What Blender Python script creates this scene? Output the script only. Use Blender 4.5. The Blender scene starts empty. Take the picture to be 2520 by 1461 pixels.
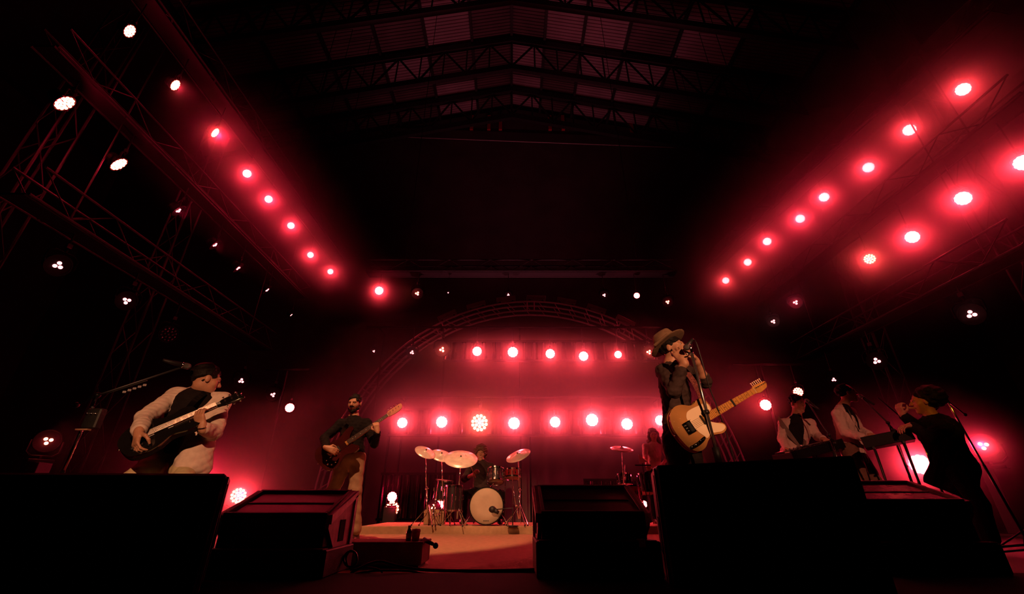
import bpy, bmesh, math, random
import numpy as np
from mathutils import Vector, Matrix

# ------------------------------------------------------------------ camera, world, exposure, large lights
SC = bpy.context.scene
COL = SC.collection
F, CX, CY = 1050.0, 1260.0, 730.5            # focal length in pixels of the 2520x1461 frame
TH = math.atan(510.0 / 1050.0)               # upward tilt
CT, ST = math.cos(TH), math.sin(TH)
CAMZ = 0.42                                  # eye height above the stage floor (photographer in the pit)

cam_d = bpy.data.cameras.new('camera')
cam_d.sensor_width = 36.0
cam_d.lens = 36.0 * F / 2520.0
cam_d.clip_start = 0.05
cam_d.clip_end = 200
cam = bpy.data.objects.new('camera', cam_d)
COL.objects.link(cam)
cam.location = (0, 0, CAMZ)
cam.rotation_euler = (math.pi / 2 + TH, 0, 0)
SC.camera = cam

world = bpy.data.worlds.new('night')
SC.world = world
world.use_nodes = True
world.node_tree.nodes['Background'].inputs[0].default_value = (0.02, 0.001, 0.004, 1)
world.node_tree.nodes['Background'].inputs[1].default_value = 0.02

SC.view_settings.view_transform = 'Standard'
SC.view_settings.look = 'None'
SC.view_settings.exposure = 0.0
SC.view_settings.gamma = 1.0
SC.view_settings.use_curve_mapping = False

SC.cycles.max_bounces = 3
SC.cycles.diffuse_bounces = 1
SC.cycles.glossy_bounces = 2
SC.cycles.transmission_bounces = 4
SC.cycles.volume_bounces = 0
SC.cycles.caustics_reflective = False
SC.cycles.caustics_refractive = False

def V(*a):
    return Vector(a)

def ray(px, py):
    u = (px - CX) / F
    v = (CY - py) / F
    return Vector((u, CT - v * ST, ST + v * CT))

def P(px, py, Y=None, Z=None, X=None):
    """pixel -> world point at forward distance Y, or on the plane z = Z or x = X"""
    d = ray(px, py)
    if Y is not None:
        t = Y / d.y
    elif Z is not None:
        t = (Z - CAMZ) / d.z
    else:
        t = X / d.x
    return Vector((d.x * t, d.y * t, d.z * t + CAMZ))

def spot(name, loc, aim, energy, color, angle, blend=0.3, radius=0.1):
    d = bpy.data.lights.new(name, 'SPOT')
    d.energy = energy
    d.color = color
    d.spot_size = math.radians(angle)
    d.spot_blend = blend
    d.shadow_soft_size = radius
    o = bpy.data.objects.new(name, d)
    COL.objects.link(o)
    o.location = loc
    o.rotation_euler = (Vector(aim) - Vector(loc)).to_track_quat('-Z', 'Y').to_euler()
    return o

WARM = (1.0, 0.40, 0.19)
# follow spots on the gallery at the far end of the hall, behind the photographer
spot('follow_spot_singer', (3.2, -13.0, 5.6), (1.45, 3.6, 1.36), 11500, WARM, 5.0, 0.35, 0.12)
spot('follow_spot_guitarist', (4.5, -13.0, 5.6), (-2.60, 3.5, 0.82), 9800, WARM, 3.7, 0.25, 0.08)
spot('front_wash_centre', (-4.0, -13.0, 6.0), (-0.50, 7.9, 0.85), 9000, WARM, 5.6, 0.5, 0.15)
spot('front_wash_right', (-2.0, -13.0, 6.0), (4.05, 5.8, 1.0), 4600, (1.0, 0.26, 0.15), 3.8, 0.3, 0.1)
spot('side_spot_orange', (-1.0, -6.0, 5.0), (4.72, 4.85, 1.32), 1100, (1.0, 0.30, 0.02), 3.2, 0.3, 0.05)
# warm downlight on the front truss over the photographer's head
spot('truss_downlight', (-1.6, 0.6, 8.6), (-2.0, 6.7, 0.0), 3600, WARM, 27.0, 0.25, 0.06)

# ------------------------------------------------------------------ helpers
_mats = {}
def mat(name, col, rough=0.6, metal=0.0, spec=0.5, noise=0.0, nscale=12.0, bump=0.0, bscale=60.0, coat=0.0,
        emit=None, estr=0.0, trans=0.0, sheen=0.0):
    if name in _mats:
        return _mats[name]
    m = bpy.data.materials.new(name)
    m.use_nodes = True
    nt = m.node_tree
    b = nt.nodes['Principled BSDF']
    b.inputs['Base Color'].default_value = (*col, 1)
    b.inputs['Roughness'].default_value = rough
    b.inputs['Metallic'].default_value = metal
    b.inputs['Specular IOR Level'].default_value = spec
    b.inputs['Coat Weight'].default_value = coat
    b.inputs['Coat Roughness'].default_value = 0.08
    b.inputs['Transmission Weight'].default_value = trans
    b.inputs['Sheen Weight'].default_value = sheen
    if emit:
        b.inputs['Emission Color'].default_value = (*emit, 1)
        b.inputs['Emission Strength'].default_value = estr
        m.cycles.emission_sampling = 'NONE'
    if noise or bump:
        tc = nt.nodes.new('ShaderNodeTexCoord')
    if noise:
        n = nt.nodes.new('ShaderNodeTexNoise')
        n.inputs['Scale'].default_value = nscale
        n.inputs['Detail'].default_value = 4
        r = nt.nodes.new('ShaderNodeMapRange')
        r.inputs['From Min'].default_value = 0.3
        r.inputs['From Max'].default_value = 0.7
        r.inputs['To Min'].default_value = 1 - noise
        r.inputs['To Max'].default_value = 1 + noise
        mx = nt.nodes.new('ShaderNodeVectorMath')
        mx.operation = 'SCALE'
        mx.inputs[0].default_value = col
        nt.links.new(tc.outputs['Object'], n.inputs['Vector'])
        nt.links.new(n.outputs['Fac'], r.inputs['Value'])
        nt.links.new(r.outputs['Result'], mx.inputs['Scale'])
        nt.links.new(mx.outputs['Vector'], b.inputs['Base Color'])
    if bump:
        n2 = nt.nodes.new('ShaderNodeTexNoise')
        n2.inputs['Scale'].default_value = bscale
        n2.inputs['Detail'].default_value = 3
        bp = nt.nodes.new('ShaderNodeBump')
        bp.inputs['Strength'].default_value = bump
        bp.inputs['Distance'].default_value = 0.01
        nt.links.new(tc.outputs['Object'], n2.inputs['Vector'])
        nt.links.new(n2.outputs['Fac'], bp.inputs['Height'])
        nt.links.new(bp.outputs['Normal'], b.inputs['Normal'])
    _mats[name] = m
    return m

def mesh_obj(name, me, parent=None):
    o = bpy.data.objects.new(name, me)
    COL.objects.link(o)
    if parent is not None:
        o.parent = parent
        o.matrix_parent_inverse = parent.matrix_basis.inverted()
    return o

def tag(o, label=None, cat=None, group=None, kind=None):
    if label: o['label'] = label
    if cat: o['category'] = cat
    if group: o['group'] = group
    if kind: o['kind'] = kind
    return o

def empty(name, loc, label, cat, group=None):
    o = bpy.data.objects.new(name, None)
    o.empty_display_size = 0.1
    COL.objects.link(o)
    o.location = loc
    return tag(o, label, cat, group)

class MB:
    """collects shapes in world space; build() links them as one mesh object"""
    def __init__(s):
        s.bm = bmesh.new()
    def box(s, lo, hi, M=None):
        lo, hi = Vector(lo), Vector(hi)
        vs = []
        for z in (lo.z, hi.z):
            for x, y in ((lo.x, lo.y), (hi.x, lo.y), (hi.x, hi.y), (lo.x, hi.y)):
                p = Vector((x, y, z))
                vs.append(s.bm.verts.new(M @ p if M else p))
        s._hex(vs)
        return s
    def hexa(s, pts):
        """8 points: four of the bottom, then four of the top, both counter-clockwise from above"""
        s._hex([s.bm.verts.new(p) for p in pts])
        return s
    def _hex(s, v):
        for f in ((3, 2, 1, 0), (4, 5, 6, 7), (0, 1, 5, 4), (1, 2, 6, 5), (2, 3, 7, 6), (3, 0, 4, 7)):
            s.bm.faces.new([v[i] for i in f])
    def tube(s, pts, r, n=8, caps=True, M=None):
        pts = [Vector(p) for p in pts]
        if M: pts = [M @ p for p in pts]
        rs = r if isinstance(r, (list, tuple)) else [r] * len(pts)
        rings = []
        nrm = None
        for i, p in enumerate(pts):
            a = pts[max(i - 1, 0)]
            b = pts[min(i + 1, len(pts) - 1)]
            t = (b - a)
            t = t.normalized() if t.length > 1e-9 else Vector((0, 0, 1))
            if nrm is None:
                nrm = t.orthogonal().normalized()
            nrm = (nrm - t * nrm.dot(t))
            nrm = nrm.normalized() if nrm.length > 1e-6 else t.orthogonal().normalized()
            bi = t.cross(nrm)
            rings.append([s.bm.verts.new(p + (nrm * math.cos(2 * math.pi * k / n) + bi * math.sin(2 * math.pi * k / n)) * rs[i]) for k in range(n)])
        for i in range(len(rings) - 1):
            for k in range(n):
                f = s.bm.faces.new((rings[i][k], rings[i][(k + 1) % n], rings[i + 1][(k + 1) % n], rings[i + 1][k]))
                f.smooth = n > 6
        if caps:
            s.bm.faces.new(list(reversed(rings[0])))
            s.bm.faces.new(rings[-1])
        return s
    def lathe(s, prof, n=24, M=None, smooth=True, caps=True):
        """prof: (radius, height) pairs around the local z axis, from bottom up"""
        rings = []
        for r, h in prof:
            if r < 1e-6:
                rings.append([s.bm.verts.new((M @ Vector((0, 0, h))) if M else Vector((0, 0, h)))])
            else:
                ring = []
                for k in range(n):
                    p = Vector((r * math.cos(2 * math.pi * k / n), r * math.sin(2 * math.pi * k / n), h))
                    ring.append(s.bm.verts.new(M @ p if M else p))
                rings.append(ring)
        for i in range(len(rings) - 1):
            a, b = rings[i], rings[i + 1]
            for k in range(n):
                k2 = (k + 1) % n
                if len(a) == 1 and len(b) == 1: continue
                if len(a) == 1: f = s.bm.faces.new((a[0], b[k2], b[k]))
                elif len(b) == 1: f = s.bm.faces.new((a[k], a[k2], b[0]))
                else: f = s.bm.faces.new((a[k], a[k2], b[k2], b[k]))
                f.smooth = smooth
        if caps and len(rings[0]) > 1: s.bm.faces.new(list(reversed(rings[0])))
        if caps and len(rings[-1]) > 1: s.bm.faces.new(rings[-1])
        return s
    def prism(s, poly, z0, z1, M=None, bev=0.0):
        """poly: (x, y) outline counter-clockwise, extruded in local z; bev insets the two ends"""
        cx = sum(p[0] for p in poly) / len(poly)
        cy = sum(p[1] for p in poly) / len(poly)
        def ring(z, ins):
            out = []
            m = len(poly)
            for i, (x, y) in enumerate(poly):
                ax, ay = poly[i - 1]; bx, by = poly[(i + 1) % m]
                tx, ty = bx - ax, by - ay
                L = math.hypot(tx, ty) or 1
                p = Vector((x - ty / L * ins, y + tx / L * ins, z))
                out.append(s.bm.verts.new(M @ p if M else p))
            return out
        if bev:
            rings = [ring(z0, bev), ring(z0 + bev, 0), ring(z1 - bev, 0), ring(z1, bev)]
        else:
            rings = [ring(z0, 0), ring(z1, 0)]
        m = len(poly)
        for i in range(len(rings) - 1):
            for k in range(m):
                k2 = (k + 1) % m
                f = s.bm.faces.new((rings[i][k], rings[i][k2], rings[i + 1][k2], rings[i + 1][k]))
                f.smooth = m > 12
        s.bm.faces.new(list(reversed(rings[0])))
        s.bm.faces.new(rings[-1])
        return s
    def sphere(s, c, r, n=12, M=None, sq=(1, 1, 1)):
        prof = [(math.sin(math.pi * i / (n // 2)) * r, -math.cos(math.pi * i / (n // 2)) * r) for i in range(n // 2 + 1)]
        T = Matrix.Translation(Vector(c)) @ Matrix.Diagonal((*sq, 1))
        if M: T = M @ T
        return s.lathe(prof, n, T)
    def grid(s, fn, nu, nv):
        vs = [[s.bm.verts.new(fn(i / nu, j / nv)) for j in range(nv + 1)] for i in range(nu + 1)]
        for i in range(nu):
            for j in range(nv):
                f = s.bm.faces.new((vs[i][j], vs[i + 1][j], vs[i + 1][j + 1], vs[i][j + 1]))
                f.smooth = True
        return s
    def mesh(s, name, material, bevel=0.0):
        if bevel:
            bmesh.ops.bevel(s.bm, geom=list(s.bm.edges), offset=bevel, segments=1, affect='EDGES', clamp_overlap=True)
        bmesh.ops.recalc_face_normals(s.bm, faces=s.bm.faces)
        me = bpy.data.meshes.new(name)
        s.bm.to_mesh(me)
        s.bm.free()
        if material: me.materials.append(material)
        return me
    def build(s, name, material, parent=None, bevel=0.0):
        return mesh_obj(name, s.mesh(name, material, bevel), parent)

def catmull(pts, n=6, closed=True):
    out = []
    m = len(pts)
    rng = range(m) if closed else range(m - 1)
    for i in rng:
        g = (lambda k: pts[k % m]) if closed else (lambda k: pts[min(max(k, 0), m - 1)])
        p0, p1, p2, p3 = (np.array(g(i + k), float) for k in (-1, 0, 1, 2))
        for j in range(n):
            t = j / n
            out.append(tuple(0.5 * (2 * p1 + (p2 - p0) * t + (2 * p0 - 5 * p1 + 4 * p2 - p3) * t * t + (3 * p1 - p0 - 3 * p2 + p3) * t ** 3)))
    if not closed:
        out.append(tuple(pts[-1]))
    return out

def frame(origin, xaxis, yhint):
    x = Vector(xaxis).normalized()
    z = x.cross(Vector(yhint)).normalized()
    y = z.cross(x).normalized()
    M = Matrix.Identity(4)
    for i in range(3):
        M[i][0], M[i][1], M[i][2], M[i][3] = x[i], y[i], z[i], origin[i]
    return M

def zframe(origin, zaxis, xhint=None):
    z = Vector(zaxis).normalized()
    x = Vector(xhint) if xhint is not None else z.orthogonal()
    x = (x - z * x.dot(z)).normalized()
    y = z.cross(x)
    M = Matrix.Identity(4)
    for i in range(3):
        M[i][0], M[i][1], M[i][2], M[i][3] = x[i], y[i], z[i], origin[i]
    return M
# ------------------------------------------------------------------ materials
BLACK = mat('black_paint', (0.006, 0.006, 0.006), 0.55, noise=0.3, nscale=30, bump=0.15, bscale=220)
BLACKDEEP = mat('black_cloth', (0.0025, 0.0025, 0.0025), 0.9, spec=0.1, noise=0.3)
STEEL = mat('dull_aluminium', (0.30, 0.29, 0.29), 0.45, 0.8, noise=0.15, nscale=20)
CHROME = mat('chrome', (0.75, 0.74, 0.74), 0.12, 1.0, noise=0.05)
DARKMETAL = mat('dark_metal', (0.03, 0.03, 0.032), 0.4, 0.6, noise=0.2)
RED = (1.0, 0.010, 0.060)
PINK = (1.0, 0.060, 0.105)
TRUSSM = mat('black_truss', (0.005, 0.0045, 0.0045), 0.6, 0.2, noise=0.2)

# ------------------------------------------------------------------ hall: ground, walls, roof
YW = 17.6                                    # far gable wall
HW = 21.0                                    # half width of the hall
RZ, EZ = 21.2, 16.2                          # ridge and eave height above the stage floor
def roofz(x):
    return RZ - (RZ - EZ) * abs(x) / HW

g = MB().box((-HW, -22, -1.4), (HW, YW, -1.3)).build('ground', mat('concrete', (0.10, 0.10, 0.10), 0.85, noise=0.25, nscale=1.5, bump=0.2))
tag(g, kind='structure')
w = MB()
w.hexa([V(-HW, YW, -1.3), V(HW, YW, -1.3), V(HW, YW + .2, -1.3), V(-HW, YW + .2, -1.3), V(-HW, YW, EZ), V(HW, YW, EZ), V(HW, YW + .2, EZ), V(-HW, YW + .2, EZ)])
w.prism([(-HW, 0), (HW, 0), (0, RZ - EZ)], -.2, 0, Matrix.Translation((0, YW, EZ)) @ Matrix.Rotation(math.pi / 2, 4, 'X'))
WALLM = mat('dark_wall', (0.03, 0.025, 0.026), 0.9, noise=0.3, nscale=1.0)
tag(w.build('wall_back', WALLM), kind='structure')
for sx, nm in ((-1, 'wall_left'), (1, 'wall_right')):
    tag(MB().box((min(sx * HW, sx * (HW + .2)), -22, -1.3), (max(sx * HW, sx * (HW + .2)), YW, EZ)).build(nm, WALLM), kind='structure')

# corrugated sheet roof: real ribs, one sheet for each bay between purlin lines
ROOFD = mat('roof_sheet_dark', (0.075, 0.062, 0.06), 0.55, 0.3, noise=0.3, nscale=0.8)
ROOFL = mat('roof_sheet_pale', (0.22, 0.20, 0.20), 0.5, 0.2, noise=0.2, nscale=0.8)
ceil_bm = MB()
for sx in (-1, 1):
    ceil_bm.hexa([V(0, -2, RZ + .35), V(sx * HW, -2, EZ + .35), V(sx * HW, YW, EZ + .35), V(0, YW, RZ + .35),
                  V(0, -2, RZ + .45), V(sx * HW, -2, EZ + .45), V(sx * HW, YW, EZ + .45), V(0, YW, RZ + .45)])
ceiling = tag(ceil_bm.build('ceiling', WALLM), kind='structure')
def sheet(x0, x1, y0, y1, m):
    pitch = 0.155
    b = MB()
    nr = int((y1 - y0) / pitch)
    ys = []
    for i in range(nr):
        a = y0 + i * pitch
        ys += [(a, 0), (a + .06, 0), (a + .075, -.05), (a + .14, -.05)]
    va = [b.bm.verts.new((x0, y, roofz(x0) + .3 + z)) for y, z in ys]
    vb = [b.bm.verts.new((x1, y, roofz(x1) + .3 + z)) for y, z in ys]
    for i in range(len(ys) - 1):
        b.bm.faces.new((va[i], va[i + 1], vb[i + 1], vb[i]))
    b.build('roof_sheet', m, ceiling)
rows_y = (7.6, 10.7, 13.6, 15.6, YW)
cols_x = (-13.5, -11.0, -8.6, -6.3, -4.1, -1.95, -0.02, 1.6, 3.4, 5.4, 7.6, 10.2, 13.5)
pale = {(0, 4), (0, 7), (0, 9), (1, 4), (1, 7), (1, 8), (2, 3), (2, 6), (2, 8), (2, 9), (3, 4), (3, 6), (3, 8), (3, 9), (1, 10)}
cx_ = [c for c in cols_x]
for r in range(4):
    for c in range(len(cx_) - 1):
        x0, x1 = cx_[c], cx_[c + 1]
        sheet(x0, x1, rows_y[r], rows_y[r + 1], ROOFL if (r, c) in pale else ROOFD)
for x in cols_x:
    MB().box((x - .06, 7.0, roofz(x) + .02), (x + .06, YW, roofz(x) + .22)).build('purlin', DARKMETAL, ceiling)
MB().tube([P(940, 335, YW - .3), P(1900, 372, YW - .3)], 0.03, 6).build('wall_cable', STEEL, ceiling)
for px in (1162, 1204, 1232, 1352, 1384, 1552):
    p = P(px, 285 if px < 1400 else 300, YW - .1)
    MB().box((p.x - .09, YW - .16, p.z - 1.1), (p.x + .09, YW - .02, p.z)).build('wall_strip', mat('red_strip', (0.25, 0.012, 0.02), 0.6, noise=0.2), ceiling)

def roof_truss(y, label):
    root = empty('roof_truss', (0, y, roofz(0) - 0.1), label, 'truss', 'gable trusses under the metal roof')
    X1 = 13.0
    for dz, nm in ((0, 'top_chord'), (-2.05, 'bottom_chord')):
        for sx in (-1, 1):
            MB().hexa([V(0, y - .09, roofz(0) - .35 + dz), V(sx * X1, y - .09, roofz(X1) - .35 + dz), V(sx * X1, y + .09, roofz(X1) - .35 + dz), V(0, y + .09, roofz(0) - .35 + dz),
                       V(0, y - .09, roofz(0) + dz), V(sx * X1, y - .09, roofz(X1) + dz), V(sx * X1, y + .09, roofz(X1) + dz), V(0, y + .09, roofz(0) + dz)]).build(nm, DARKMETAL, root)
    n = 12
    for i in range(-n, n):
        xa, xb = X1 * i / n, X1 * (i + 1) / n
        za, zb = roofz(xa), roofz(xb)
        if i % 2:
            MB().tube([(xa, y, za - .3), (xb, y, zb - 2.1)], .05, 6).build('web_diagonal', DARKMETAL, root)
        else:
            MB().tube([(xa, y, za - 2.1), (xb, y, zb - .3)], .05, 6).build('web_diagonal', DARKMETAL, root)
        MB().tube([(xb, y, zb - 2.1), (xb, y, zb - .3)], .04, 6).build('web_post', DARKMETAL, root)
roof_truss(10.4, 'dark steel gable truss high under the pale corrugated roof sheets')
roof_truss(13.4, 'dark steel gable truss next along the roof towards the back wall')
roof_truss(16.2, 'dark steel gable truss right in front of the end wall')

# ------------------------------------------------------------------ stage
SX = 9.4
st = tag(MB().box((-SX, 2.78, -1.3), (SX, 13.2, 0)).build('floor', mat('stage_floor', (0.012, 0.010, 0.010), 0.6, noise=0.4, nscale=3, bump=0.1)), kind='structure')
tag(MB().box((-SX, 1.25, -1.3), (SX, 2.78, 0.08)).build('stage_apron', BLACKDEEP), kind='structure')

# ------------------------------------------------------------------ lighting rig
def box_truss(name, a, b, label, group, s=0.30, bay=0.62, r=0.022):
    a, b = Vector(a), Vector(b)
    d = (b - a).normalized()
    up = Vector((0, 0, 1)) if abs(d.z) < 0.8 else Vector((0, 1, 0))
    side = d.cross(up).normalized()
    up = side.cross(d)
    root = empty(name, a, label, 'truss', group)
    offs = [side * sx * s / 2 + up * sz * s / 2 for sx in (-1, 1) for sz in (-1, 1)]
    for o in offs:
        MB().tube([a + o, b + o], r, 6).build('chord', TRUSSM, root)
    if abs(d.z) < .5:
        c0 = [p - up * s / 2 + side * sx * s * .38 + up * sz for sz in (-.02, .02) for p, sx in ((a, -1), (a, 1), (b, 1), (b, -1))]
        MB().hexa(c0).build('mount_rail', TRUSSM, root)
        for t in (.12, .88):
            h_ = a.lerp(b, t)
            MB().tube([h_ - up * s / 2, V(h_.x, h_.y, roofz(h_.x) + .25)], .014, 5).build('hoist_chain', TRUSSM, root)
    n = max(2, int((b - a).length / bay))
    for i in range(n):
        p, q = a + (b - a) * (i / n), a + (b - a) * ((i + 1) / n)
        o1, o2 = (offs[0], offs[1]) if i % 2 else (offs[1], offs[0])
        MB().tube([p + o1, q + o2], r * .5, 5).build('brace', TRUSSM, root)
        o1, o2 = (offs[2], offs[3]) if i % 2 else (offs[3], offs[2])
        MB().tube([p + o1, q + o2], r * .5, 5).build('brace', TRUSSM, root)
        o1, o2 = (offs[0], offs[2]) if i % 2 else (offs[2], offs[0])
        MB().tube([p + o1, q + o2], r * .5, 5).build('brace', TRUSSM, root)
    return root

LENS_W = mat('lens_white', (0.8, 0.7, 0.7), 0.2, emit=(1.0, 0.22, 0.24), estr=7.0)
LENS_B = mat('lens_bright_red', (0.8, 0.3, 0.3), 0.2, emit=(1.0, 0.05, 0.05), estr=60.0)
LENS_C = mat('lens_amber_red', (0.8, 0.4, 0.3), 0.2, emit=(1.0, 0.09, 0.045), estr=45.0)
LENS_R = mat('lens_red', (0.8, 0.1, 0.1), 0.2, emit=(1.0, 0.10, 0.05), estr=60.0)
LENS_OFF = mat('lens_unlit', (0.05, 0.05, 0.055), 0.1, coat=1.0, noise=0.1)
HEADM = mat('fixture_body', (0.002, 0.002, 0.002), 0.6, spec=0.1, noise=0.2)

# shared fixture meshes; the head faces local +z
_head = MB().lathe([(0.06, -.30), (0.13, -.29), (0.16, -.24), (0.16, -.16), (0.20, -.09), (0.225, -.03), (0.225, 0.0), (0.21, 0.0), (0.205, -.02), (0.0, -.02)], 20, smooth=False).mesh('head', HEADM)
_yk = MB()
_yk.tube([(-.25, 0, 0), (-.25, 0, .22), (-.16, 0, .30), (.16, 0, .30), (.25, 0, .22), (.25, 0, 0)], .022, 6)
_yk.tube([(0, 0, .29), (0, 0, .42)], .03, 8)
_yoke = _yk.mesh('yoke', HEADM)
_clamp = MB().box((-.05, -.04, .40), (.05, .04, .50)).mesh('clamp', DARKMETAL, 0.008)
_rod = MB().tube([(0, 0, 0), (0, 0, 1)], .02, 6).mesh('hanger', DARKMETAL)
_base = MB().box((-.2, -.14, -.36), (.2, .14, -.30)).mesh('floor_base', HEADM, 0.01)
_lens = {}
def lens_mesh(m, r):
    k = (m.name, r)
    if k not in _lens:
        _lens[k] = MB().lathe([(r, -.02), (r, 0.0), (r * .7, r * .28), (0, r * .4)], 12).mesh('lens', m)
    return _lens[k]
HEX = [(0, 0)] + [(.085 * math.cos(a), .085 * math.sin(a)) for a in [k * math.pi / 3 for k in range(6)]] + \
      [(.158 * math.cos(a), .158 * math.sin(a)) for a in [k * math.pi / 6 + .26 for k in range(12)]]
HEXB = [(0, 0)] + [(.122 * math.cos(a), .122 * math.sin(a)) for a in [k * math.pi / 3 for k in range(6)]]
TRI = [(-.043, -.025), (.043, -.025), (0, .05)]
FIX_N = 0
def link(name, me, parent, M):
    o = bpy.data.objects.new(name, me)
    COL.objects.link(o)
    o.parent = parent
    o.matrix_local = M
    return o
def fixture(loc, aim, kind, glow, label, group, mount='hang', scale=1.0, color=RED, hang=None):
    """kind T: three lit cells, C: a full cluster of cells, B: blazing, R: dim red, O: unlit"""
    global FIX_N
    FIX_N += 1
    random.seed(FIX_N)
    loc = Vector(loc)
    root = empty('stage_light', loc, label, 'stage light', group)
    if kind == 'B': scale *= .58
    root.scale = (scale,) * 3
    d = (Vector(aim) - loc).normalized()
    hx = Vector((0, 0, 1)).cross(d)
    hx = hx.normalized() if hx.length > .05 else Vector((1, 0, 0))
    H = zframe((0, 0, 0), d, hx)
    head = link('head', _head, root, H)
    ya = math.atan2(hx.y, hx.x)
    if mount == 'hang':
        yoke = link('yoke', _yoke, root, Matrix.Rotation(ya, 4, 'Z'))
        link('clamp', _clamp, yoke, Matrix.Identity(4))
        if hang is not None and hang > loc.z + .5 * scale:
            link('hanger', _rod, yoke, Matrix.Translation((0, 0, .48)) @ Matrix.Diagonal((1, 1, (hang - loc.z) / scale - .48, 1)))
    else:
        yoke = link('yoke', _yoke, root, Matrix.Rotation(ya, 4, 'Z') @ Matrix.Rotation(math.pi, 4, 'X'))
        link('floor_base', _base, root, Matrix.Translation((0, 0, -.06)) @ Matrix.Rotation(ya, 4, 'Z'))
    cells = {'T': TRI, 'C': HEX, 'B': HEX, 'R': TRI, 'O': HEX}[kind]
    lm = {'T': LENS_W, 'C': LENS_C, 'B': LENS_B, 'R': LENS_R, 'O': LENS_OFF}[kind]
    rr = {'T': .034, 'C': .034, 'B': .060, 'R': .03, 'O': .03}[kind]
    rot = random.uniform(0, 6.28)
    for x, y in cells:
        c, s_ = math.cos(rot), math.sin(rot)
        link('lens', lens_mesh(lm, rr), head, Matrix.Translation((x * c - y * s_, x * s_ + y * c, .002)))
    if glow > 0:
        L = bpy.data.lights.new('beam', 'POINT')
        L.energy = glow
        L.color = color
        L.shadow_soft_size = 0.05
        lo = bpy.data.objects.new('beam', L)
        COL.objects.link(lo)
        p = loc + d * (0.09 * scale + .03)
        lo.location = p
        lo.rotation_euler = d.to_track_quat('-Z', 'Y').to_euler()
    return root

K = 26.0                                     # watts of a full-glow fixture
AIM = Vector((0.2, 4.2, 0.9))
def truss_over(rowpts, dz, size, label, group, ext=1.0):
    """box truss above a row of fixtures; returns the height of its lower chords"""
    a_ = np.array([tuple(p) for p in rowpts])
    y0, y1 = a_[:, 1].min() - ext, a_[:, 1].max() + ext * .6
    kx = np.polyfit(a_[:, 1], a_[:, 0], 1)
    z = a_[:, 2].max() + dz
    box_truss('lighting_truss', (np.polyval(kx, y0), y0, z), (np.polyval(kx, y1), y1, z), label, group, size)
    return z - size / 2 - .010
G1 = 'red lights along the upper truss beside the guitarist'
LU = [P(x, y, Z=7.8) for x, y in ((320, 77), (432, 210), (530, 327), (608, 427), (661, 490), (716, 555), (764, 627), (813, 668))]
hz = truss_over(LU, 1.05, .5, 'aluminium box truss carrying the upper red lights on the bent guitarist\'s side', 'side trusses')
for px, py, k, gl in ((320, 77, 'C', .5), (432, 210, 'C', .5), (530, 327, 'C', .9), (608, 427, 'B', 1.0), (661, 490, 'B', 1.3), (716, 555, 'B', 1.0), (764, 627, 'B', .8), (813, 668, 'B', .7)):
    fixture(P(px, py, Z=7.8), (1.5, P(px, py, Z=7.8).y + 4.5, 3.5) if k == 'C' else AIM, k, gl * K, 'red LED stage light hanging from the upper truss on the bent guitarist\'s side' if k == 'B' else
            'red LED stage light with many amber cells, upper truss, bent guitarist\'s side', G1 + (' blazing' if k == 'B' else ' cells'), scale=.78 if k == 'B' else .56, hang=hz)
LM = [P(x, y, X=-7.2) for x, y in ((160, 255), (293, 405), (440, 519), (530, 603), (587, 660), (658, 714), (717, 775))]
hz = truss_over(LM, .75, .42, 'aluminium box truss carrying the middle lights on the bent guitarist\'s side', 'side trusses', .6)
for px, py, k, gl in ((160, 255, 'C', 1.0), (293, 405, 'C', .8), (440, 519, 'T', .12), (530, 603, 'T', .12), (587, 660, 'T', .1), (658, 714, 'T', .05), (717, 775, 'T', 0)):
    fixture(P(px, py, X=-7.2), (-2.5, P(px, py, X=-7.2).y + 3.5, 2), k, gl * K, 'three-cell stage light on the middle truss, bent guitarist\'s side' if k == 'T' else
            'large red cell-cluster light on the middle truss, bent guitarist\'s side', 'middle truss lights, guitarist side' + k, scale=(.72 if k == 'C' else .7) if px < 690 else .5, hang=hz)
LL = [P(x, y, X=-7.2) for x, y in ((144, 653), (312, 740), (415, 822), (594, 937))]
hz = truss_over(LL, .85, .5, 'aluminium box truss carrying the lowest lights on the bent guitarist\'s side', 'side trusses')
for px, py, k in ((144, 653, 'T'), (312, 740, 'T'), (415, 822, 'O'), (594, 937, 'T')):
    fixture(P(px, py, X=-7.2), AIM, k, 0, 'dark stage light with three white cells, lowest truss behind the bent guitarist' if k == 'T' else
            'unlit stage light with a honeycomb of dark cells on the lowest truss', 'lowest truss lights, guitarist side' + k, scale=.8, hang=hz)
LOWZ = P(672, 971, Y=11.6).z + .7
q_ = P(690, 985, Y=11.6)
sb = empty('side_pipe', (q_.x, 11.6, 0), 'upright pipe with a cross bar beside the arch on the bassist\'s side', 'pipe')
MB().tube([(q_.x, 11.62, 0), (q_.x, 11.62, LOWZ)], .03, 8).build('upright', DARKMETAL, sb)
MB().tube([(q_.x - .6, 11.6, LOWZ), (q_.x + .6, 11.6, LOWZ)], .025, 8).build('cross_bar', DARKMETAL, sb)
fixture(P(672, 971, Y=11.6), AIM, 'T', 0, 'small three-cell stage light low beside the arch, above the red one', 'low arch lights', scale=.75, hang=LOWZ)
fixture(P(713, 1003, Y=11.6), AIM, 'B', .35 * K, 'red stage light low beside the arch on the bassist\'s side', 'low arch light red', scale=.9, hang=LOWZ)
for y in (5.4, 8.4):
    box_truss('truss_tower', (-7.9, y, 0), (-7.9, y, 9.4), 'upright truss tower on the bent guitarist\'s side, closer to the ' + ('stage edge' if y < 6 else 'arch'), None, .36)

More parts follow.
